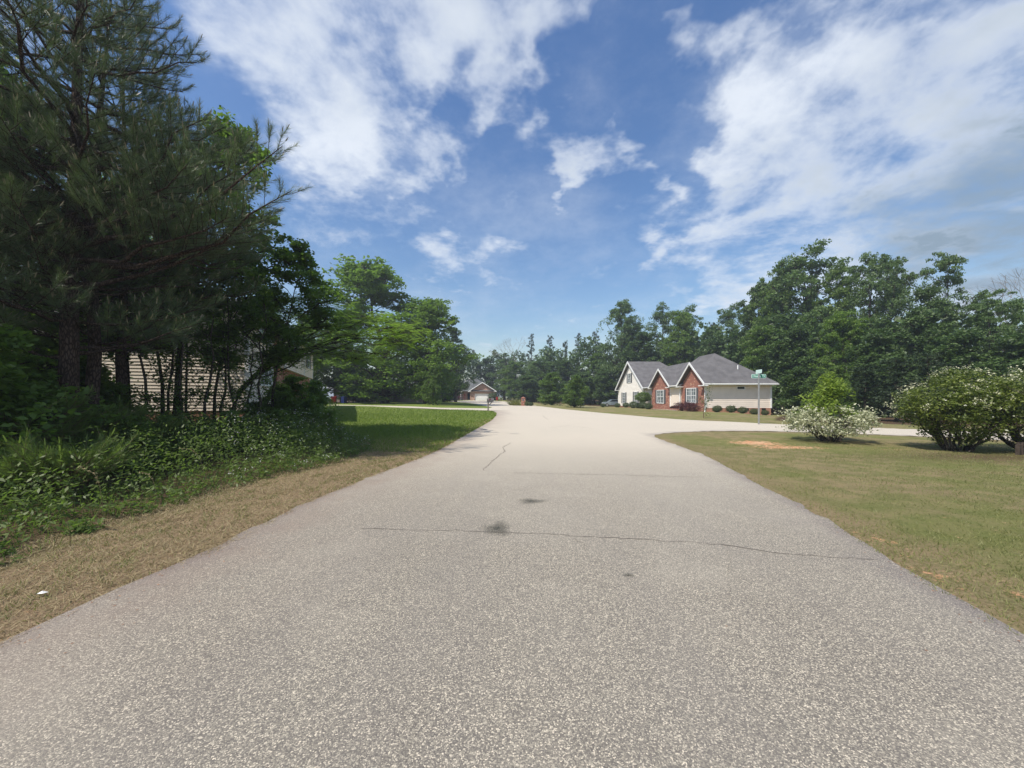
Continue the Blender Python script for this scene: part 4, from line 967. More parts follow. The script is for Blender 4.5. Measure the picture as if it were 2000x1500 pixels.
# wooden stump post under the right bush
x, y = G(1994, 888); po = empty('wooden_post', (x, y, h1(x, y)), rad(20), 'short grey wooden post under the big flowering bush', 'post'); MB().box(-.06, .06, -.06, .06, -.1, .34).build('post', M['darkwood'], po)
MB().box(-.20, -.10, -.04, .04, -.1, .28).build('side_post', M['darkwood'], po)
# path strip beside the house, red flowerpot on the porch
xs_ = [(19.2, 44.), (19.2, 57.5), (18.6, 57.5), (18.5, 44.)]
link('walkway', npmesh('walkway', [(a, b, h1(a, b) + .03) for a, b in xs_], [np.array([[0, 1, 2, 3]])], M['concrete']), kind='structure')
fp = empty('flower_pot', (20.35, 47.1, .28), 0, 'small red flower pot on the porch of the brick house', 'flower pot'); MB().tube([(0, 0, .0), (0, 0, .45)], [.17, .25], 12).build('pot', M['redbin'], fp)
# neighbour's driveway strip on the right
q = [(2.6, 66), (14.5, 62), (14.5, 64.6), (2.6, 69)]
link('driveway', npmesh('driveway', [(a, b, h1(a, b) + .03) for a, b in q], [np.array([[0, 1, 2, 3]])], M['concrete']), kind='structure')

# ------------------------------------------------------------------ trees
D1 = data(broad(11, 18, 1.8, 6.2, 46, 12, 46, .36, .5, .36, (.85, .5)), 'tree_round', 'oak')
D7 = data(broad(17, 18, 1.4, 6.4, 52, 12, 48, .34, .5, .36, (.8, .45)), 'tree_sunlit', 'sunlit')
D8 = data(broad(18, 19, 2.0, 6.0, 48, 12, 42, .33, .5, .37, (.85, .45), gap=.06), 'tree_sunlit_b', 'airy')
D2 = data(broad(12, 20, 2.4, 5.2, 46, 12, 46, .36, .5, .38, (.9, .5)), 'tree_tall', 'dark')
D3 = data(broad(13, 20, 3.0, 5.4, 44, 11, 34, .32, .6, .36, (.95, .5), gap=.15), 'tree_airy', 'airy')
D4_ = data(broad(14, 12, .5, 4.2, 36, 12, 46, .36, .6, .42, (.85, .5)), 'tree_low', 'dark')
D5 = data(broad(15, 8, .25, 3.0, 30, 12, 50, .22, .6, .42, (.6, .7)), 'tree_shrubby', 'oak')
D6 = data(broad(16, 16, 4.5, 6.5, 32, 12, 44, .30, .30, .36, (.95, .5), gap=.08), 'tree_layered', 'airy')
DP1 = data(farpine(21, 22, 10, 4.2), 'pine_far_a', 'pinefar', 'pinebark'); DP2 = data(farpine(22, 22, 12, 3.6, 28), 'pine_far_b', 'pinefar', 'pinebark')
DC = data(farpine(23, 10, .4, 2.6, 46, .42), 'cedar', 'cedar')
def put(kind, px, topy, Y, hw, label, name=None, group=None, rz=None, cat='tree'):
    dat, Hn, Rn, nm = {'sunny': (D7, 18, 6.8, 'broadleaf_tree'), 'open': (D8, 19, 6.4, 'broadleaf_tree'), 'round': (D1, 18, 6.6, 'broadleaf_tree'), 'tall': (D2, 20, 5.6, 'broadleaf_tree'), 'airy': (D3, 20, 5.8, 'broadleaf_tree'), 'low': (D4_, 12, 4.6, 'broadleaf_tree'), 'shrub': (D5, 8, 3.2, 'small_tree'),
        'layer': (D6, 16, 7., 'broadleaf_tree'), 'pineA': (DP1, 22, 4.2, 'pine_tree'), 'pineB': (DP2, 22, 3.6, 'pine_tree'), 'cedar': (DC, 10, 2.6, 'cedar_tree')}[kind]
    x = at(px, Y); z = h1(x, Y); Ht = EYE + (HOR - topy) * Y / FPX - z; sw_ = hw * Y / FPX / Rn; 
    return place(name or nm, dat, (x, Y, z), rz if rz is not None else px * 1.37 % 6.28, (sw_, sw_, Ht / Hn * 1.0), label, cat, group)
GB = 'background trees of the wood'
# straight ahead
put('pineA', 925, 684, 150, 22, 'dark pine top rising behind the left side of the far brick house', group=GB)
put('airy', 985, 690, 128, 34, 'pale green broadleaf tree just right of the far brick house', group=GB)
put('tall', 955, 700, 140, 30, 'dark tree directly behind the far garage gable', group=GB)
put('pineA', 1038, 653, 138, 20, 'dense round-headed pine left of the middle tree line gap', group=GB)
put('pineB', 1074, 656, 138, 20, 'open-crowned dark pine leaning right in the middle tree line', group=GB)
put('cedar', 1104, 668, 125, 14, 'pointed dark conifer between the middle pines', group=GB)
put('pineA', 1130, 652, 134, 22, 'broad dark pine in the middle tree line, left of the tallest pine', group=GB)
put('pineB', 1163, 647, 132, 22, 'tallest dark pine beside the tall pale tree', group=GB)
put('round', 1005, 706, 112, 38, 'rounded dark green tree over the brick mailbox', group=GB)
put('open', 1060, 700, 104, 42, 'broad dark green tree behind the two small roadside trees', group=GB)
put('tall', 1110, 705, 100, 36, 'dark leafy tree behind the small tree by the driveway strip', group=GB)
put('round', 1160, 690, 96, 42, 'large dark tree left of the ivory gable', group=GB)
put('low', 1185, 725, 84, 30, 'low dark tree beside the silver car', group=GB)
put('low', 1030, 735, 98, 34, 'low dark bushy tree behind the brick mailbox', group=GB)
put('low', 1140, 730, 88, 34, 'low dark bushy tree at the back of the side lawn', group=GB)
put('shrub', 1077, 728, 72, 36, 'yellow-green small tree left of the round roadside tree'); 
o_ = put('shrub', 1122, 734, 57, 28, 'rounded small green tree standing alone on the side lawn')
put('open', 1213, 588, 92, 50, 'tall pale open-crowned tree above the ivory gable', group=GB)
put('open', 1298, 595, 90, 46, 'tall dark green tree above the middle of the brick house roof', group=GB)
put('open', 1345, 600, 86, 46, 'feathery tall tree right of the dark one above the roof', group=GB)
put('sunny', 1322, 612, 82, 46, 'rounded green tree in the middle of the group above the roof', group=GB)
put('round', 1240, 622, 96, 44, 'dark tree on the right flank of the tall pale tree', group=GB)
put('round', 1380, 640, 92, 44, 'dark tree filling the gap before the thin pine', group=GB)
put('pineB', 1390, 630, 96, 24, 'thin dark pine between the two tall groups of trees', group=GB)
put('tall', 1262, 650, 84, 50, 'dark lower tree right behind the ivory gable roof', group=GB)
put('round', 1340, 655, 80, 50, 'dark lower tree behind the middle roof ridge', group=GB)
put('low', 1400, 660, 70, 44, 'dark low tree behind the highest roof ridge', group=GB)
put('open', 1432, 596, 74, 44, 'pale green tree left of the tall dark oak', group=GB)
# right-hand wood
GR = 'trees along the lawn on the right'
put('tall', 1478, 556, 62, 44, 'dark tree on the left shoulder of the tall dark oak', group=GR)
put('open', 1592, 482, 54, 92, 'tallest dark oak rising right of the brick house', group=GR)
put('round', 1530, 520, 58, 62, 'dark oak crown joined to the left of the tallest oak', group=GR)
put('open', 1690, 497, 46, 62, 'tall open tree with visible pale trunk right of the tallest oak', group=GR)
put('airy', 1762, 500, 46, 50, 'bright feathery tree left of the flat-topped one', group=GR)
put('round', 1648, 520, 50, 56, 'dark crown filling between the tallest oak and the open tree', group=GR)
put('airy', 1728, 512, 43, 50, 'thin pale-leaved tree between the two open trees', group=GR)
put('round', 1500, 545, 60, 54, 'dark oak crown just left above the street sign', group=GR)
put('tall', 1800, 560, 38, 50, 'dark tree tucked left of the flat-topped one', group=GR)
put('layer', 1850, 496, 40, 70, 'flat-topped layered tree with open sky beneath its crown', group=GR)
put('layer', 1935, 572, 34, 78, 'wide layered dark tree over the big flowering bush', group=GR)
put('layer', 2040, 560, 30, 80, 'layered tree cut by the right edge of the picture', group=GR)
put('round', 1480, 640, 50, 60, 'dark tree just behind the right end of the brick house', group=GR)
put('low', 1560, 640, 42, 66, 'dark low tree over the wooden steps', group=GR)
put('sunny', 1655, 612, 38, 64, 'mid green tree behind the street sign side shrub', group=GR)
put('low', 1720, 650, 32, 70, 'dark bushy tree at the lawn edge right of the sapling', group=GR)
put('low', 1800, 610, 34, 66, 'dense green tree left above the big flowering bush', group=GR)
put('low', 1890, 650, 28, 74, 'dark understory tree directly above the big flowering bush', group=GR)
put('low', 1990, 660, 26, 80, 'dark understory tree at the right picture edge', group=GR)
put('low', 2090, 640, 24, 80, 'dark understory tree beyond the right picture edge', group=GR)
put('cedar', 1750, 700, 25.5, 62, 'dark cedar touching the lawn between the two white shrubs')
put('cedar', 1690, 715, 26.5, 50, 'dark cedar behind the green sapling shrub')
put('cedar', 1812, 690, 24.5, 50, 'dark cedar beside the left flank of the big bush')
put('shrub', 1637, 716, 27, 34, 'small green tree directly behind the sapling shrub')
put('low', 1560, 720, 31, 40, 'dark bush behind the wooden steps', 'dark_bush', cat='bush')
put('low', 1610, 725, 29.5, 34, 'dark bush right of the wooden steps', 'dark_bush', cat='bush')
# left of the road, beyond the lawn
put('sunny', 752, 521, 62, 150, 'large oak with a thick trunk at the far driveway', 'oak_tree')
put('sunny', 832, 590, 60, 92, 'second oak right of the largest one, branches sweeping low', 'oak_tree', rz=2.2)
put('tall', 668, 606, 72, 50, 'tall dark tree behind the left flank of the largest oak')
put('tall', 890, 640, 88, 36, 'dark tree between the oaks and the far brick house')
put('low', 700, 700, 74, 50, 'low dark tree over the shaded house')
put('low', 868, 716, 92, 34, 'low dark tree left of the far brick house')
put('shrub', 846, 716, 52, 22, 'thin young tree with a slim trunk right of the oaks')
put('round', 600, 612, 66, 56, 'dark tree behind the end of the siding house')
put('tall', 520, 560, 56, 64, 'dark tall tree behind the roof of the siding house')
# two fine, real stems for the roadside oaks
for px, Y, wpx, lab in ((757, 61.5, 14, None), (829, 59.5, 12, None)): pass

# bare tree
rg = np.random.default_rng(77); w = Wood()
def fork(p, d, L, r, dep):
    e = p + d * L; w.tube([p, (p + e) / 2 + rg.normal(size=3) * L * .04, e], [r, r * .8, r * .6], 4)
    if dep:
        for _ in range(3): fork(e, unit(d + rg.normal(size=3) * .45 + [0, 0, .15]), L * .72, r * .6, dep - 1)
fork(np.zeros(3), np.array([0, 0, 1.]), 7., .16, 5)
bt = w.mesh('bare_tree_branches', M['greywood'])
for px, topy, Y, lab in ((1012, 658, 134, 'leafless grey tree standing in the far tree line'), (2060, 505, 38, 'leafless branches reaching in at the right picture edge')):
    x = at(px, Y); z = h1(x, Y); s_ = (EYE + (HOR - topy) * Y / FPX - z) / 21.; o = empty('bare_tree', (x, Y, z), px, lab, 'tree'); o.scale = (s_,) * 3; link('branches', bt, o)

# thin summer haze in the air
hz_ = NT('haze_air'); pv = hz_.n('ShaderNodeVolumePrincipled'); pv.inputs['Color'].default_value = (.80, .88, 1, 1); pv.inputs['Density'].default_value = HAZE; pv.inputs['Anisotropy'].default_value = .2
ov = hz_.n('ShaderNodeOutputMaterial'); hz_.l.new(pv.outputs[0], ov.inputs['Volume'])
if HAZE > 0:
    hb_ = MB().box(-1520, 1520, -620, 2020, -2.2, 34.).build('haze', hz_.m, kind='stuff'); hb_['label'] = 'faint blue summer haze over the whole place'
# far-off wood that reads as one mass
rg = np.random.default_rng(31); v = Veg(); w = Wood()
segs = [((-70, 75), (-24, 100), 12), ((-26, 104), (-22, 132), 10), ((-24, 140), (5, 142), 13), ((5, 140), (14, 112), 12), ((14, 112), (30, 92), 13), ((30, 92), (46, 72), 12), ((40, 74), (38, 50), 10), ((38, 50), (46, 36), 9), ((46, 36), (80, 20), 9), ((-75, 20), (-60, 75), 12)]
for a, b, hh in segs:
    a = np.array(a, float); b = np.array(b, float); L = np.linalg.norm(b - a); k = int(L * hh * 1.5)
    tt = rg.uniform(0, 1, k); nrm_ = np.array([-(b - a)[1], (b - a)[0]]) / L
    c_ = a + (b - a) * tt[:, None] + nrm_ * rg.uniform(-3, 3, (k, 1)); zz = rg.uniform(0, 1, k) ** .8 * hh * 1.15 * (1 + .12 * np.sin(c_[:, 0] * .7) + .1 * np.sin(c_[:, 1] * .5))
    cc = np.c_[c_, zz + H(c_[:, 0], c_[:, 1])]; m = 16; o = unit(rg.normal(size=(k, m, 3))) * rg.uniform(.3, 1, (k, m, 1)) * 1.5; o[:, :, 2] *= .6
    v.leaves(rg, (cc[:, None] + o).reshape(-1, 3), .75, .5, .7, np.clip(np.repeat(rg.uniform(0, .5, k), m) + rg.uniform(0, .2, k * m), 0, 1))
link('woodland', v.mesh('woodland', [M['dark']]), kind='stuff')['label'] = 'dark mass of woodland closing the view behind the separate trees'

# --- near left: pines
PX, PY = -10.3, 9.0
def rel(px, py, Y, base): return (at(px, Y) - base[0], Y - base[1], EYE + (HOR - py) * Y / FPX - base[2])
b1 = (at(128, 9.0), 9.0, 0.)
NP1 = nearpine(41, 14.4, 2.6, .48, 19, 4, (.9, -.2), [(4.6, rel(570, 372, 8.6, b1)), (5.0, rel(552, 285, 8.8, b1)), (5.6, rel(470, 330, 9.0, b1)), (6.0, rel(400, 232, 8.6, b1)), (4.2, rel(520, 430, 9.4, b1))], r0=.20, nn=80, deadto=4.2)
N1 = data(NP1, 'pine_near_a', ('pine', 'candle'), 'pinebark')
place('pine_tree', N1, b1, 0, (1, 1, 1), 'big dark pine nearest the road with a long branch reaching right', cn='needles')
N2 = data(nearpine(42, 12.4, 2.8, .42, 16, 4, (.5, .3), [], r0=.16, nn=80, deadto=4.0), 'pine_near_b', ('pine', 'candle'), 'pinebark')
b2 = (at(178, 9.9), 9.9, 0.); place('pine_tree', N2, b2, 1.0, (1, 1, 1.05), 'second pine close to the right of the nearest one', cn='needles')
place('pine_tree', N2, (-12.6, 8.2, 0), 3.3, (1.05, 1.05, .98), 'pine at the left picture edge behind the nearest pine', cn='needles')
place('pine_tree', N2, (-11.9, 11.8, .1), 5.0, (.95, .95, 1.02), 'pine behind the second pine with bare lower branches', cn='needles')
# deciduous near left
gA = data(broad(51, 11.6, 4.6, 3.2, 30, 12, 62, .15, .6, .34, (.62, 1.), (1.6, 0.), gap=.12, tk=.55), 'gum_tree', 'gum')
place('sweetgum_tree', gA, (at(345, 13.8), 13.8, .2), 0.4, (1, 1, 1), 'slender leafy tree whose tip shows above the long pine branch')
gB = data(broad(52, 13, 1.0, 4.2, 36, 12, 60, .19, .6, .36), 'shade_tree', 'gum')
for x, y, s_, r_, lab in ((-14.4, 10.6, .85, 0, 'dense dark tree behind the pines, second from the left picture edge'), (-17.4, 12.0, .95, 2, 'dense dark tree at the left picture edge'),
                      (-27, 27, 1.3, 1.2, 'tall tree behind the roof of the siding house'), (-14.3, 3.4, .95, 3.1, 'unseen tree outside the left picture edge, added to shade the undergrowth')):  # last tree is out of view, added to shade the undergrowth
    place('shade_tree', gB, (x, y, h1(x, y)), r_, (s_, s_, s_), lab)
gC = data(broad(53, 8.6, 3.4, 2.4, 24, 11, 60, .14, .6, .36, (.6, 1.), (.9, 0), tk=.42), 'young_tree', 'gum')
for px, Y, s_, r_, lab in ((418, 14.5, .86, 0, 'young tree in front of the siding house corner'), (530, 15.2, .90, .5, 'leafy young tree whose fine twigs stand against the sky left of the oaks'), (318, 15.5, 1.05, 3, 'young tree over the left part of the siding wall'), (255, 13.2, .95, 5, 'slim leafy tree between the pine trunks and the siding wall')):
    x = at(px, Y); place('young_tree', gC, (x, Y, h1(x, Y)), r_, (s_, s_, s_), lab)
# mimosa: umbrella layers of feathery leaves
rg = np.random.default_rng(61); w = Wood(); v = Veg(); bx, by = at(452, 16.2), 16.2; base = np.array([bx, by, .2])
def wp(px, py, Y): return np.array([at(px, Y), Y, EYE + (HOR - py) * Y / FPX]) - base
k1 = wp(490, 742, 16.2); k2 = wp(545, 690, 16.2)
w.tube([np.array([0, 0, -.2]), wp(455, 800, 16.2), wp(468, 765, 16.2), k1, k2], [.13, .12, .11, .095, .07], 8)
pads = [(700, 655, 15.8), (745, 662, 15.5), (775, 650, 15.6), (660, 625, 16.2), (640, 600, 16.6), (720, 620, 16.2), (590, 585, 17), (560, 610, 16.2), (610, 640, 15.5), (660, 680, 15.4), (520, 600, 16.8), (560, 660, 15.6), (480, 640, 16.4), (690, 640, 17), (620, 612, 17.2), (740, 640, 16.8), (785, 668, 15.2), (730, 690, 15.0), (690, 700, 15.0), (760, 640, 15.9), (600, 665, 16.6), (440, 690, 16), (510, 690, 15.6), (560, 705, 15.2), (615, 690, 15.0)]
for (px, py, Y) in pads:
    e = wp(px, py, Y); s0 = k1 + (k2 - k1) * rg.uniform(0, 1); w.limb(rg, s0, e, .035, .012, 5, 7, -.06, .03)
    for _ in range(60):
        c_ = e + rg.normal(size=3) * [.66, .66, .13]; an = rg.uniform(0, 6.28); d = np.array([math.cos(an), math.sin(an), rg.uniform(-.35, .1)]); L = rg.uniform(.3, .5); sd_ = np.cross(d, [0, 0, 1.])
        if rg.uniform() < .5: w.tube([e, c_], [.008, .004], 3)
        n = 8; f = np.linspace(.1, 1, n); mid = c_ + d * (f * L)[:, None]; mid[:, 2] -= .12 * f ** 2 * L * 2
        for sg in (-1, 1):
            ln = (.12 * np.sin(np.pi * np.clip(f * .85 + .12, 0, 1)) + .03)[:, None]; ti = mid + unit(sd_ * sg + d * .45) * ln; ti[:, 2] -= .02; wd = d * .013
            v.quads(mid - wd, ti - wd * .8, ti + wd * .8, mid + wd, np.full(n, rg.uniform(.1, 1)))
place('mimosa_tree', (w.mesh('mimosa_trunk', M['bark']), v.mesh('mimosa_crown', [M['bright']])), tuple(base), 0, (1, 1, 1), 'spreading bright green feathery tree leaning right over the lawn')
# slender stems in front of the siding wall
for px, Y, lab in ((350, 12.4, 'dark leaning sapling stem before the siding wall'), (378, 13.2, 'thin forked sapling left of the siding house windows'), (432, 14.2, 'slim sapling before the corner of the siding house'), (476, 15.0, 'twiggy sapling under the feathery tree'), (505, 14.4, 'leafy sapling right of the crooked feathery tree trunk'), (310, 12.6, 'leafy sapling before the left half of the siding wall'), (405, 12.9, 'bushy sapling before the middle of the siding wall'), (452, 13.6, 'bushy sapling under the crown of the feathery tree'), (268, 11.8, 'sapling with dark leaves just right of the pines')):
    rg = np.random.default_rng(px); w = Wood(); v = Veg(); hh = rg.uniform(3.6, 5.2); tp = np.array([rg.uniform(-.3, .7), rg.uniform(-.3, .3), hh])
    w.limb(rg, (0, 0, -.2), tp, .055, .012, 6, 8, 0, .03)
    for _ in range(26):
        f = rg.uniform(.16, .97); p0 = tp * f; e = p0 + unit(rg.normal(size=3) + [0, 0, .5]) * rg.uniform(.4, 1.1); w.limb(rg, p0, e, .012, .004, 3, 4, .05)
        P_ = np.concatenate([p0 + (e - p0) * rg.uniform(.4, 1.1) + rg.normal(size=(16, 3)) * [.13, .13, .07] for _q in range(2)]); v.leaves(rg, P_, .095, .6, .6)
    x = at(px, Y); place('sapling', (w.mesh('sapling_trunk', M['bark']), v.mesh('sapling_crown', [M['gum']])), (x, Y, h1(x, Y)), 0, (1, 1, 1), lab)
# small bright pine saplings
for i, (px, Y, hh, lab) in enumerate(((62, 7.0, 1.35, 'bright yellow-green pine sapling nearest the left picture edge'), (190, 8.0, 1.35, 'pine sapling with curved tips in front of the pine trunk'), (300, 9.2, 1.0, 'small pine sapling right of the pine trunk'), (118, 6.0, .7, 'smallest pine sapling low in the weeds'))):
    n_ = nearpine(90 + i, hh, .25, .55, 6, 4, (0, 0), [], r0=.028, nn=60, deadto=-1, Rmax=.8)
    x = at(px, Y); place('pine_sapling', data(n_, 'pine_sapling', ('sapling', 'sapling'), 'twig'), (x, Y, h1(x, Y)), 0, (1, 1, 1), lab, cn='needles')

# understory bushes on the left
uB = data(broad(71, 2.6, .15, 1.5, 22, 9, 60, .11, .65, .45, (.5, .9)), 'understory_bush', 'gum')
for i, (px, Y, s_, lab) in enumerate(((20, 8.2, .9, 'wild bush at the left picture edge below the nearest pine'), (215, 11.2, .7, 'dark wild bush just right of the pine trunks'), (-60, 6.5, 1.0, 'wild bush cut by the left picture edge'), (400, 12.6, .34, 'low wild bush under the leaning sapling'),
        (560, 15.2, .62, 'wild bush below the siding house windows'), (500, 15.0, .48, 'smaller wild bush under the foot of the feathery tree'), (600, 16.4, .5, 'rounded wild bush at the edge of the bright lawn'), (-20, 10.5, 1.2, 'tall dark wild bush behind the left pine'), (80, 11.5, 1.2, 'tall dark wild bush between the two pine trunks'), (150, 13, 1.1, 'wild bush in the deep shade left of the siding wall'), (572, 18, .85, 'tall wild bush before the brick part of the siding house'), (545, 17, .7, 'wild bush left of the brick part of the siding house'), (612, 22, .8, 'wild bush at the far corner of the siding house'), (330, 9.6, .40, 'low leafy bush in the weed bank before the siding wall'), (455, 11.0, .42, 'leafy bush in the weed bank below the feathery tree'), (540, 12.0, .42, 'leafy bush in the weed bank left of the lawn'), (640, 13.6, .38, 'last leafy bush of the weed bank beside the lawn'), (255, 8.0, .42, 'leafy bush in the weed bank right of the pine saplings'))):
    x = at(px, Y); place('bush', uB, (x, Y, h1(x, Y)), i * 1.3, (s_ * 1.2, s_ * 1.2, s_), lab, 'bush', 'wild bushes under the pines')

# ------------------------------------------------------------------ garden shrubs on the right
# variegated shrub with a green sapling
x, y = G(1622, 862); z = h1(x, y); rg = np.random.default_rng(81)
w = Wood(); v = Veg()
def shrubball(rg, w, v, R, Ht, zb, nst, ncl, nleaf, size, flowers=0., fsize=.05, mi=0, up=.5, cr=.24, flat=.6, low=.15):
    for i in range(nst):
        an = rg.uniform(0, 6.28); rr = R * rg.uniform(.3, .8); e = np.array([math.cos(an) * rr, math.sin(an) * rr, zb + (Ht - zb) * rg.uniform(.35, .8)])
        w.limb(rg, (math.cos(an) * .1, math.sin(an) * .1, -.1), e, .02 + .008 * R, .008, 5, 6, -.05 if i % 2 else .12, .04)
        for _ in range(4):
            e2 = e + unit(rg.normal(size=3) + [0, 0, .4]) * rg.uniform(.2, .5) * R * .5; w.limb(rg, e, e2, .009, .003, 3, 4, 0)
    dd = unit(rg.normal(size=(ncl, 3)) + [0, 0, low]); f = rg.uniform(.55, 1., (ncl, 1)); cc = dd * f * [R, R, (Ht - zb) / 2]; cc[:, 2] += zb + (Ht - zb) / 2
    k = ncl; m = nleaf; o = unit(rg.normal(size=(k, m, 3))) * rg.uniform(.2, 1, (k, m, 1)) * cr; o[:, :, 2] *= flat
    P_ = (cc[:, None] + o).reshape(-1, 3); v.leaves(rg, P_, size, up, .5, np.clip(np.repeat(rg.uniform(0, .6, k), m) + rg.uniform(-.1, .4, k * m), 0, 1), mi)
    if flowers:
        kk = int(ncl * flowers); sel = cc[rg.permutation(ncl)[:kk]]; dd2 = unit(sel - [0, 0, zb + (Ht - zb) * .4]); fc = sel + dd2 * cr * .9
        m2 = 14; P2 = (fc[:, None] + rg.normal(size=(kk, m2, 3)) * [.055, .055, .03]).reshape(-1, 3); v.leaves(rg, P2, fsize, .8, .8, None, mi + 1)
shrubball(rg, w, v, 1.35, 1.22, .18, 22, 150, 36, .085, 0, cr=.20)
rr = np.random.default_rng(82); k = 60
an = rr.uniform(0, 6.28, k); fr = rr.uniform(.6, 1.15, k); tips = np.c_[np.cos(an) * 1.35 * fr, np.sin(an) * 1.1 * fr, rr.uniform(.25, 1.25, k)]
P_ = (tips[:, None] + rr.normal(size=(k, 26, 3)) * [.17, .17, .05]).reshape(-1, 3); v.leaves(rr, P_, .08, .6, .5, rr.uniform(.4, 1, len(P_)))
vs = empty('variegated_shrub', (x, y, z), 0, 'wide cream-white variegated shrub with a green sapling growing through it', 'shrub')
link('stems', w.mesh('shrub_stems', M['bark']), vs); link('foliage', v.mesh('shrub_foliage', [M['varieg'], M['petal']]), vs)
w = Wood(); v = Veg(); rg = np.random.default_rng(83)
tp = np.array([.02, 0, 2.15]); w.limb(rg, (0, 0, -.1), tp, .05, .015, 6, 6, 0, .02)
for _ in range(44):
    f = rg.uniform(.45, 1.0); p0 = tp * f; R_ = 1.05 * (1 - (f - .45) / .75); e = p0 + unit(rg.normal(size=3) * [1, 1, .35] + [0, 0, .15]) * R_ * rg.uniform(.5, 1.05); w.limb(rg, p0, e, .012, .004, 3, 4, .0)
    for q in range(7):
        c_ = p0 + (e - p0) * rg.uniform(.4, 1.1); P_ = c_ + rg.normal(size=(10, 3)) * .10; v.leaves(rg, P_, .13, .5, .38)
sp = place('green_sapling', (w.mesh('sapling2_trunk', M['bark']), v.mesh('sapling2_crown', [M['lime']])), (x, y + .05, z), 0, (1, 1, 1), 'bright lime green sapling rising out of the cream-white shrub')
# big flowering ligustrum bushes
def big_bush(px, py, R, Ht, seed, lab, sx_=1.):
    x, y = G(px, py); z = h1(x, y); rg = np.random.default_rng(seed); w = Wood(); v = Veg()
    for i in range(16):
        an = rg.uniform(0, 6.28); rr = R * rg.uniform(.45, .9); e = np.array([math.cos(an) * rr, math.sin(an) * rr, Ht * rg.uniform(.4, .75)])
        P_ = w.limb(rg, (math.cos(an) * .16, math.sin(an) * .16, -.1), e, .045, .014, 6, 7, .06, .05)
        for _ in range(6):
            f = rg.integers(3, 7); w.limb(rg, P_[f], P_[f] + unit(rg.normal(size=3) + [0, 0, .6]) * rg.uniform(.3, .8), .012, .004, 3, 4, 0)
    k = 420; dd = unit(rg.normal(size=(k, 3)) + [0, 0, .25]); f = rg.uniform(0, 1, (k, 1)) ** .35
    u = dd * f; zc = .05 * Ht + (u[:, 2] * .5 + .5) * .95 * Ht; wid = R * (.68 + .32 * np.sin(np.pi * np.clip((zc / Ht - .2) / .8, 0, 1)))
    cc = np.c_[u[:, 0] * wid * sx_, u[:, 1] * wid, zc] ; m = 40
    cc[:, 2] += .12 * np.sin(cc[:, 0] * 3) * (cc[:, 2] > Ht * .7)
    o = unit(rg.normal(size=(k, m, 3))) * rg.uniform(.2, 1, (k, m, 1)) * .26; o[:, :, 2] *= .6
    v.leaves(rg, (cc[:, None] + o).reshape(-1, 3), .075, .6, .55, np.clip(np.repeat(rg.uniform(0, .7, k), m) + rg.uniform(-.1, .35, k * m), 0, 1), 0)
    od = f[:, 0] > .72; sel = cc[od]; n_ = unit(sel - [0, 0, Ht * .5]); sel = (sel + n_ * .2); sel = sel[rg.uniform(size=len(sel)) < .5 * (.25 + .75 * (np.sin(sel[:, 0] * 4 + sel[:, 2] * 3) > -.2)) * np.clip(.35 + sel[:, 2] / Ht * .8, 0, 1)]
    sel = np.concatenate([sel, sel[::2] + rg.normal(size=sel[::2].shape) * .10])
    kk = len(sel); P2 = (sel[:, None] + rg.normal(size=(kk, 12, 3)) * [.055, .055, .03]).reshape(-1, 3); v.leaves(rg, P2, .044, .9, .8, None, 1)
    o = empty('flowering_bush', (x, y, z), 0, lab, 'bush'); link('stems', w.mesh('bush_stems', M['bark']), o); link('foliage', v.mesh('bush_foliage', [M['ligustrum'], M['petal']]), o)
big_bush(1868, 880, 1.30, 2.38, 91, 'big rounded bush with cream blossoms on several stems at the right', 1.0)
big_bush(2035, 886, 1.55, 2.45, 92, 'second big blossoming bush cut by the right picture edge', 1.0)

# foundation shrubs
def ball(seed, R_, Hh, n, size, stem=0.):
    rg = np.random.default_rng(seed); w = Wood(); v = Veg(); d = unit(rg.normal(size=(n, 3))); lump = 1 + .09 * np.sin(d[:, 0] * 7 + seed) + .08 * np.sin(d[:, 1] * 9) + .06 * np.sin(d[:, 2] * 11)
    P_ = d * (rg.uniform(.72, 1.03, n) * lump)[:, None] * [R_, R_, Hh / 2]; P_[:, 2] = np.maximum(P_[:, 2] + Hh / 2 + stem, .02)
    v.leaves(rg, P_, size, .3, .6, None, 0, .35, d)
    for k in range(7): w.limb(rg, (0, 0, -.1), (d[k, 0] * R_ * .6, d[k, 1] * R_ * .6, stem + Hh * (.4 + .25 * d[k, 2])), .03, .01, 4, 5)
    return w, v
SB = data(ball(95, .52, .82, 5200, .055), 'boxwood', 'box')
for i, (px, py_, Y, s_, lab) in enumerate(((1401, 0, 39.2, .85, 'clipped round boxwood nearest the downspout on the side wall'), (1428, 0, 39.2, .9, 'second clipped boxwood from the downspout'), (1450, 0, 39.2, .85, 'clipped boxwood in the middle of the side wall'), (1473, 0, 39.2, .8, 'clipped boxwood behind the sign pole'), (1494, 0, 39.2, .7, 'smallest clipped boxwood at the right end of the side wall'),
        (1200, 0, 71, .9, 'small boxwood in front of the silver car'), (1216, 0, 68, 1.0, 'small boxwood under the left window of the ivory gable'), (1233, 0, 64, 1.0, 'small boxwood between the ivory gable windows'), (1248, 0, 60, 1.3, 'boxwood under the right window of the ivory gable'), (1259, 0, 57, 1., 'boxwood at the ivory gable corner'), (1268, 0, 55, 1.25, 'boxwood below the round-topped shrub'), (1280, 0, 52, 1.0, 'boxwood at the left foot of the farther brick gable'))):
    x = at(px, Y); place('boxwood', SB, (x - (.0 if Y < 40 else .9) - (1.2 if Y > 70 else 0), Y, h1(x, Y)), i * 1.1, (s_,) * 3, lab, 'shrub', 'boxwoods around the brick house', cn='foliage')
w = Wood(); v = Veg(); rg = np.random.default_rng(96); shrubball(rg, w, v, 1.0, 1.05, .0, 12, 110, 30, .08, cr=.25)
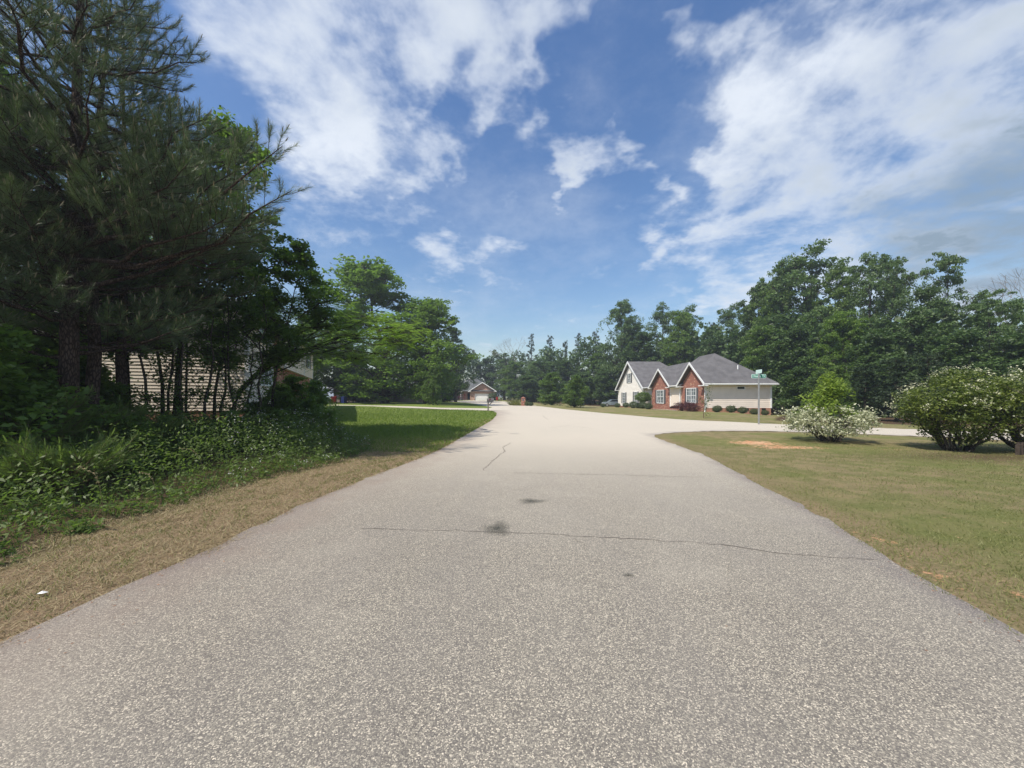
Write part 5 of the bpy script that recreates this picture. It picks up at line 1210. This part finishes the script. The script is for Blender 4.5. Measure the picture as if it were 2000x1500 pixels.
bg_ = (w.mesh('burgundy_stems', M['twig']), v.mesh('burgundy_leaves', [M['burgundy']]))
for px, Y, s_, lab in ((1338, 43.3, .9, 'burgundy shrub under the left half of the nearer brick window'), (1352, 41.8, 1.0, 'burgundy shrub under the right half of the nearer brick window'), (1362, 40.6, .85, 'burgundy shrub nearest the brick corner'), (886, 117, 2.2, 'dark burgundy bush under the arched window of the far house')):
    x = at(px, Y) - (.5 if Y < 100 else 0); place('burgundy_shrub', bg_, (x, Y, h1(x, Y)), px, (s_,) * 3, lab, 'shrub', cn='foliage')
for px, Y, s_, lab in ((963, 118, 2.9, 'round dark bush at the right corner of the far garage'), (877, 118, 2.5, 'dark bush at the left corner of the far brick house')):
    x = at(px, Y); place('bush', SB, (x, Y, h1(x, Y)), px, (s_,) * 3, lab, 'bush', cn='foliage')
x = at(1265, 56) - .7; tt_ = data(ball(97, .85, 1.5, 7000, .09, .9), 'topiary', 'oak'); place('round_shrub', tt_, (x, 56, h1(x, 56)), 0, (1.25, 1.25, 1), 'round-topped shrub on a bare stem between the two gables', 'shrub')
# young crepe myrtle on the lawn in front of the house corner
x, y = G(1374, 816); z = h1(x, y); rg = np.random.default_rng(98); w = Wood(); v = Veg()
tp = np.array([.15, 0, 2.0]); w.limb(rg, (0, 0, -.1), tp, .03, .01, 6, 6, 0, .03)
for i in range(16):
    f = rg.uniform(.3, 1.); p0 = tp * f; e = p0 + unit(rg.normal(size=3) + [.35, 0, .3]) * rg.uniform(.2, .7); w.limb(rg, p0, e, .008, .003, 3, 4, 0); v.leaves(rg, e + rg.normal(size=(14, 3)) * .10, .11, .5, .5, None, 0)
for i in range(10):
    p0 = tp * .55; e = p0 + np.array([-rg.uniform(.2, .65), 0, rg.uniform(-.3, .5)]); w.limb(rg, p0, e, .006, .003, 3, 4, 0); v.leaves(rg, e + rg.normal(size=(12, 3)) * .12, .08, .5, .5, None, 1)
yt = empty('young_tree', (x, y, z), 0, 'thin young tree with sparse leaves on the lawn before the downspout', 'tree'); link('trunk', w.mesh('young_trunk', M['twig']), yt); link('crown', v.mesh('young_crown', [M['dark'], M['tanleaf']]), yt)
# ornamental grass and small shrubs by the brick mailbox
rg = np.random.default_rng(99); v = Veg(); k = 260; an = rg.uniform(0, 6.28, k); b0 = np.c_[np.cos(an), np.sin(an), np.zeros(k)] * rg.uniform(0, .5, (k, 1)); tp_ = b0 * 3.2 + [0, 0, 1.1] + rg.normal(size=(k, 3)) * .15; sd_ = unit(np.cross(tp_ - b0, [0, 0, 1.])) * .03
v.tris(b0 - sd_, b0 + sd_, tp_, rg.uniform(0, 1, k)); og = v.mesh('clump_grass', [M['blade']])
for px, Y, s_, lab in ((1010, 64, .9, 'clump of tall pale grass left of the brick mailbox'), (1003, 66, .8, 'smaller grass clump farther left of the brick mailbox')):
    x = at(px, Y); o = link('grass_clump', og); o.location = (x, Y, h1(x, Y)); o.scale = (s_ * 1.6, s_ * 1.6, s_); prop(o, lab, 'plant')
for px, Y, s_, lab in ((1030, 61.5, .9, 'low dark shrub just right of the brick mailbox'), (1037, 61, .75, 'smaller shrub second right of the brick mailbox')):
    x = at(px, Y); place('boxwood', SB, (x, Y, h1(x, Y)), px, (s_,) * 3, lab, 'shrub', cn='foliage')

# ------------------------------------------------------------------ ground vegetation (stuff)
def blades(v, rg, P_, hgt, wid, lean, tint=None, m=0):
    k = len(P_); an = rg.uniform(0, 6.28, k); side = np.c_[np.cos(an), np.sin(an), np.zeros(k)] * (wid / 2)[:, None]
    ln = np.c_[rg.normal(size=(k, 2)) * lean, np.ones(k)]; tip = P_ + ln * hgt[:, None]
    v.tris(P_ - side, P_ + side, tip, rg.uniform(0, 1, k) if tint is None else tint, m)
def scatter(rg, n, xr, yr, keep, fall=None):
    x = rg.uniform(*xr, n); y = rg.uniform(*yr, n); k = keep(x, y); x, y = x[k], y[k]
    if fall is not None: k = rg.uniform(size=len(x)) < fall(x, y); x, y = x[k], y[k]
    return np.c_[x, y, H(x, y) - .005]
rg = np.random.default_rng(101)
infr = lambda x, y: np.abs(x) < 1.42 * y + 1.0
clump = lambda x, y: .5 + .5 * np.sin(x * 3.1 + np.sin(y * 2.3) * 2) * np.sin(y * 2.7 + np.cos(x * 1.9) * 2)
# lawn right
P_ = scatter(rg, 620000, (3, 19), (1.8, 13), lambda x, y: (~inside(ROAD, x, y) | (dist_line(right_near, x, y) < .02 + .07 * clump(x * 3.3, y * 2.9))) & infr(x, y) & (x > 2.8), lambda x, y: np.clip(3.2 / np.maximum(2.4, y), 0, 1) ** 1.3 * (.4 + .6 * clump(x, y)))
v = Veg(); dist = np.hypot(P_[:, 0], P_[:, 1]); dn_ = dist_line(right_near, P_[:, 0], P_[:, 1])
cl_ = np.exp(-(((P_[:, 0] - G(1475, 865)[0]) / 1.) ** 2 + ((P_[:, 1] - G(1475, 865)[1]) / .8) ** 2)); P_ = P_[cl_ < .3]; dist = dist[cl_ < .3]; pat = .5 + .5 * np.sin(P_[:, 0] * 1.3 + 2 * np.sin(P_[:, 1] * .9)) * np.cos(P_[:, 1] * 1.7 + P_[:, 0] * .6); kp = rg.uniform(size=len(P_)) < .35 + .65 * pat; P_ = P_[kp]; dist = dist[kp]; pat = pat[kp]
hh = rg.uniform(.012, .040, len(P_)) * (1 + .5 * clump(P_[:, 0] * 2.2, P_[:, 1] * 2.2)); blades(v, rg, P_, hh * 1.25 / (1 + .04 * dist), .0032 + .0008 * dist, .75)
o = link('lawn_grass', v.mesh('lawn_grass', [M['blade']]), kind='stuff'); o['label'] = 'short mown grass of the right-hand lawn'
# strawy verge left
P_ = scatter(rg, 330000, (-9, -2), (1.5, 14.5), lambda x, y: (~inside(ROAD, x, y) | (dist_line(left_edge, x, y) < .02 + .10 * clump(x * 3.3, y * 2.9))) & infr(x, y) & (~inside(weeds, x, y) | (dist_line(weed_edge, x, y) < .35)), lambda x, y: np.clip(4. / np.maximum(2.4, y), 0, 1))
v = Veg(); dist = np.hypot(P_[:, 0], P_[:, 1]); tuft = clump(P_[:, 0] * 4, P_[:, 1] * 4)
blades(v, rg, P_, rg.uniform(.008, .026, len(P_)) * (1 + 1.3 * tuft), .0026 + .0009 * dist, 1.8)
o = link('straw_verge', v.mesh('straw_verge', [M['straw']]), kind='stuff'); o['label'] = 'dry cut straw-coloured grass along the left road edge'
P_ = scatter(rg, 90000, (-9, -2), (1.5, 15), lambda x, y: ~inside(ROAD, x, y) & infr(x, y) & ~inside(weeds, x, y), lambda x, y: .15 + .85 * (clump(x * 2.7 + 3, y * 1.6) > .62))
v = Veg(); blades(v, rg, P_, rg.uniform(.02, .06, len(P_)), .004 + .001 * np.hypot(P_[:, 0], P_[:, 1]), .7)
o = link('green_tufts', v.mesh('green_tufts', [M['blade']]), kind='stuff'); o['label'] = 'sparse green tufts in the dry verge'
# leaf crumbs and straw washed on to the road edges
P_ = scatter(rg, 60000, (-4, 8), (1.6, 14), lambda x, y: inside(ROAD, x, y) & infr(x, y), lambda x, y: .9 * np.exp(-dist_line(left_edge, x, y) / .22) + .6 * np.exp(-dist_line(right_near, x, y) / .12) + .002)
P_[:, 2] += .024; v = Veg(); v.leaves(rg, P_, .018, 2.5, .35)
o = link('edge_litter', v.mesh('edge_litter', [M['tanleaf']]), kind='stuff'); o['label'] = 'brown leaf crumbs and straw along the road edges'
# lush left lawn
P_ = scatter(rg, 150000, (-16, 0), (11, 40), lambda x, y: ~inside(ROAD, x, y) & ~inside(weeds, x, y) & (x < at(985, 1) * y), lambda x, y: np.clip(16. / y, 0, 1) ** 2)
v = Veg(); blades(v, rg, P_, rg.uniform(.04, .13, len(P_)), .006 + .0012 * P_[:, 1], .5)
o = link('lush_grass', v.mesh('lush_grass', [M['lushblade']]), kind='stuff'); o['label'] = 'longer bright green grass of the left-hand lawn'
# weeds: leafy stems
v = Veg(); w = Wood()
P_ = scatter(rg, 5200, (-16, -3.5), (1.6, 19), lambda x, y: inside(weeds, x, y) & infr(x, y) & (y < 17.5 + .0 * x), lambda x, y: np.clip(9. / np.maximum(3, y), 0, 1))
de_ = dist_line(weed_edge, P_[:, 0], P_[:, 1]); hh = (.22 + .85 * sm(0, 1.7, de_)) * rg.uniform(.6, 1.2, len(P_)); k = len(P_)
hh *= np.where(P_[:, 1] > 13, .8, 1.) * (.6 + .4 * sm(4, 7.5, P_[:, 1]))
for lv in range(26):
    f = rg.uniform(.15, 1., k); c_ = P_ + np.c_[rg.normal(size=(k, 2)) * .05 * (1 + hh[:, None] * 2), f * hh]
    v.leaves(rg, c_, .075, .7, .36, np.clip(rg.uniform(0, .8, k) * (.5 + .5 * f) + .1, 0, 1), 0)
P2 = scatter(rg, 26000, (-14, -3.9), (1.6, 16), lambda x, y: inside(weeds, x, y) & infr(x, y) & (dist_line(weed_edge, x, y) < 2.2), None)
d2_ = dist_line(weed_edge, P2[:, 0], P2[:, 1]); blades(v, rg, P2, rg.uniform(.06, .3, len(P2)) * (.4 + .6 * sm(0, 1.5, d2_)) + .03, np.full(len(P2), .010), .35)
o = link('weeds', v.mesh('weeds', [M['weed']]), kind='stuff'); o['label'] = 'tangled green weeds below the pines'
v = Veg(); kk = 700
P_ = scatter(rg, 5200, (-8.6, -4.2), (6.6, 13.6), lambda x, y: inside(weeds, x, y) & (dist_line(weed_edge, x, y) < 3.2) & (x > -.74 * y), None)
d3_ = dist_line(weed_edge, P_[:, 0], P_[:, 1]); P_[:, 2] += (.22 + .85 * sm(0, 1.7, d3_)) * rg.uniform(.65, 1.12, len(P_))
P_ = P_[rg.uniform(size=len(P_)) < .11]; P_ = (P_[:, None] + rg.normal(size=(len(P_), 3, 3)) * .018).reshape(-1, 3); v.leaves(rg, P_, .022, .8, .9)
o = link('white_wildflowers', v.mesh('white_wildflowers', [M['petalw']]), kind='stuff'); o['label'] = 'tiny white wildflowers scattered over the weeds'
# arching dry grass stalks
for i, (pts_, lab) in enumerate(((((205, 1030, 4.8), (200, 985, 4.8), (195, 950, 4.8), (185, 925, 4.8), (155, 912, 4.8)), 'pale arching seed stalk above the weeds at the left'),
        (((310, 1010, 5.5), (307, 970, 5.5), (300, 940, 5.5), (290, 926, 5.5), (273, 922, 5.5)), 'pale arching seed stalk beside the longer leaning stalk'),
        (((400, 950, 7.), (397, 915, 7.), (388, 890, 7.), (373, 878, 7.), (350, 875, 7.)), 'pale arching seed stalk farthest from the road'),
        (((345, 985, 5.7), (320, 975, 5.7), (300, 972, 5.7), (260, 975, 5.7), (225, 984, 5.7)), 'long tan stalk lying almost level across the weeds'),
        (((105, 1068, 4.0), (112, 1050, 4.0), (118, 1038, 4.0), (122, 1021, 4.0)), 'broken pale stalk standing at the verge edge'),
        (((137, 1048, 4.1), (134, 1030, 4.1), (130, 1018, 4.1), (120, 1040, 4.1)), 'bent pale stalk next to the broken one'))):
    q = [np.array([at(a, Y), Y, EYE + (HOR - b) * Y / FPX]) for a, b, Y in pts_]; x0 = q[0].copy(); z0 = h1(x0[0], x0[1]); b0 = np.array([x0[0], x0[1], z0]); rg2 = np.random.default_rng(i)
    tt = np.linspace(0, 1, 16); P_ = np.array([[np.interp(t_, np.linspace(0, 1, len(q) + 1), np.array([b0] + q)[:, c]) for c in range(3)] for t_ in tt]) - b0
    w = Wood(); w.tube(P_, np.linspace(.0045, .002, 16), 4); v = Veg(); c_ = P_[10:].repeat(8, 0) + rg2.normal(size=(48, 3)) * .008; v.leaves(rg2, c_, .022, .2, .3, rg2.uniform(.5, 1, 48))
    o = empty('dry_grass_stalk', tuple(b0), 0, lab, 'grass stalk', 'dry stalks along the weeds'); link('stem', w.mesh('stalk_stem', M['straw']), o)
    if i < 4: link('seed_head', v.mesh('stalk_head', [M['straw']]), o)
# litter: a scrap of paper on the verge
x, y = G(82, 1166); sc_ = MB((x, y, 0)); z = h1(x, y) + .03
sc_.add([(x - .03, y - .012, z), (x + .025, y - .016, z + .006), (x + .03, y + .02, z), (x - .02, y + .02, z + .01), (x, y, z + .012)], [(0, 1, 4), (1, 2, 4), (2, 3, 4), (3, 0, 4)])
o = sc_.build('paper_scrap', M['white']); o.location = (x, y, 0); prop(o, 'crumpled white paper scrap on the dry verge', 'litter')

if __import__('os').environ.get('TRI'):
    seen = set(); tot = 0
    for o in bpy.data.objects:
        if o.type == 'MESH' and o.data.name not in seen:
            seen.add(o.data.name); n = len(o.data.loops) - 2 * len(o.data.polygons); tot += n
            if n > 60000: print('TRI', o.data.name, n)
    print('TRI total', tot)
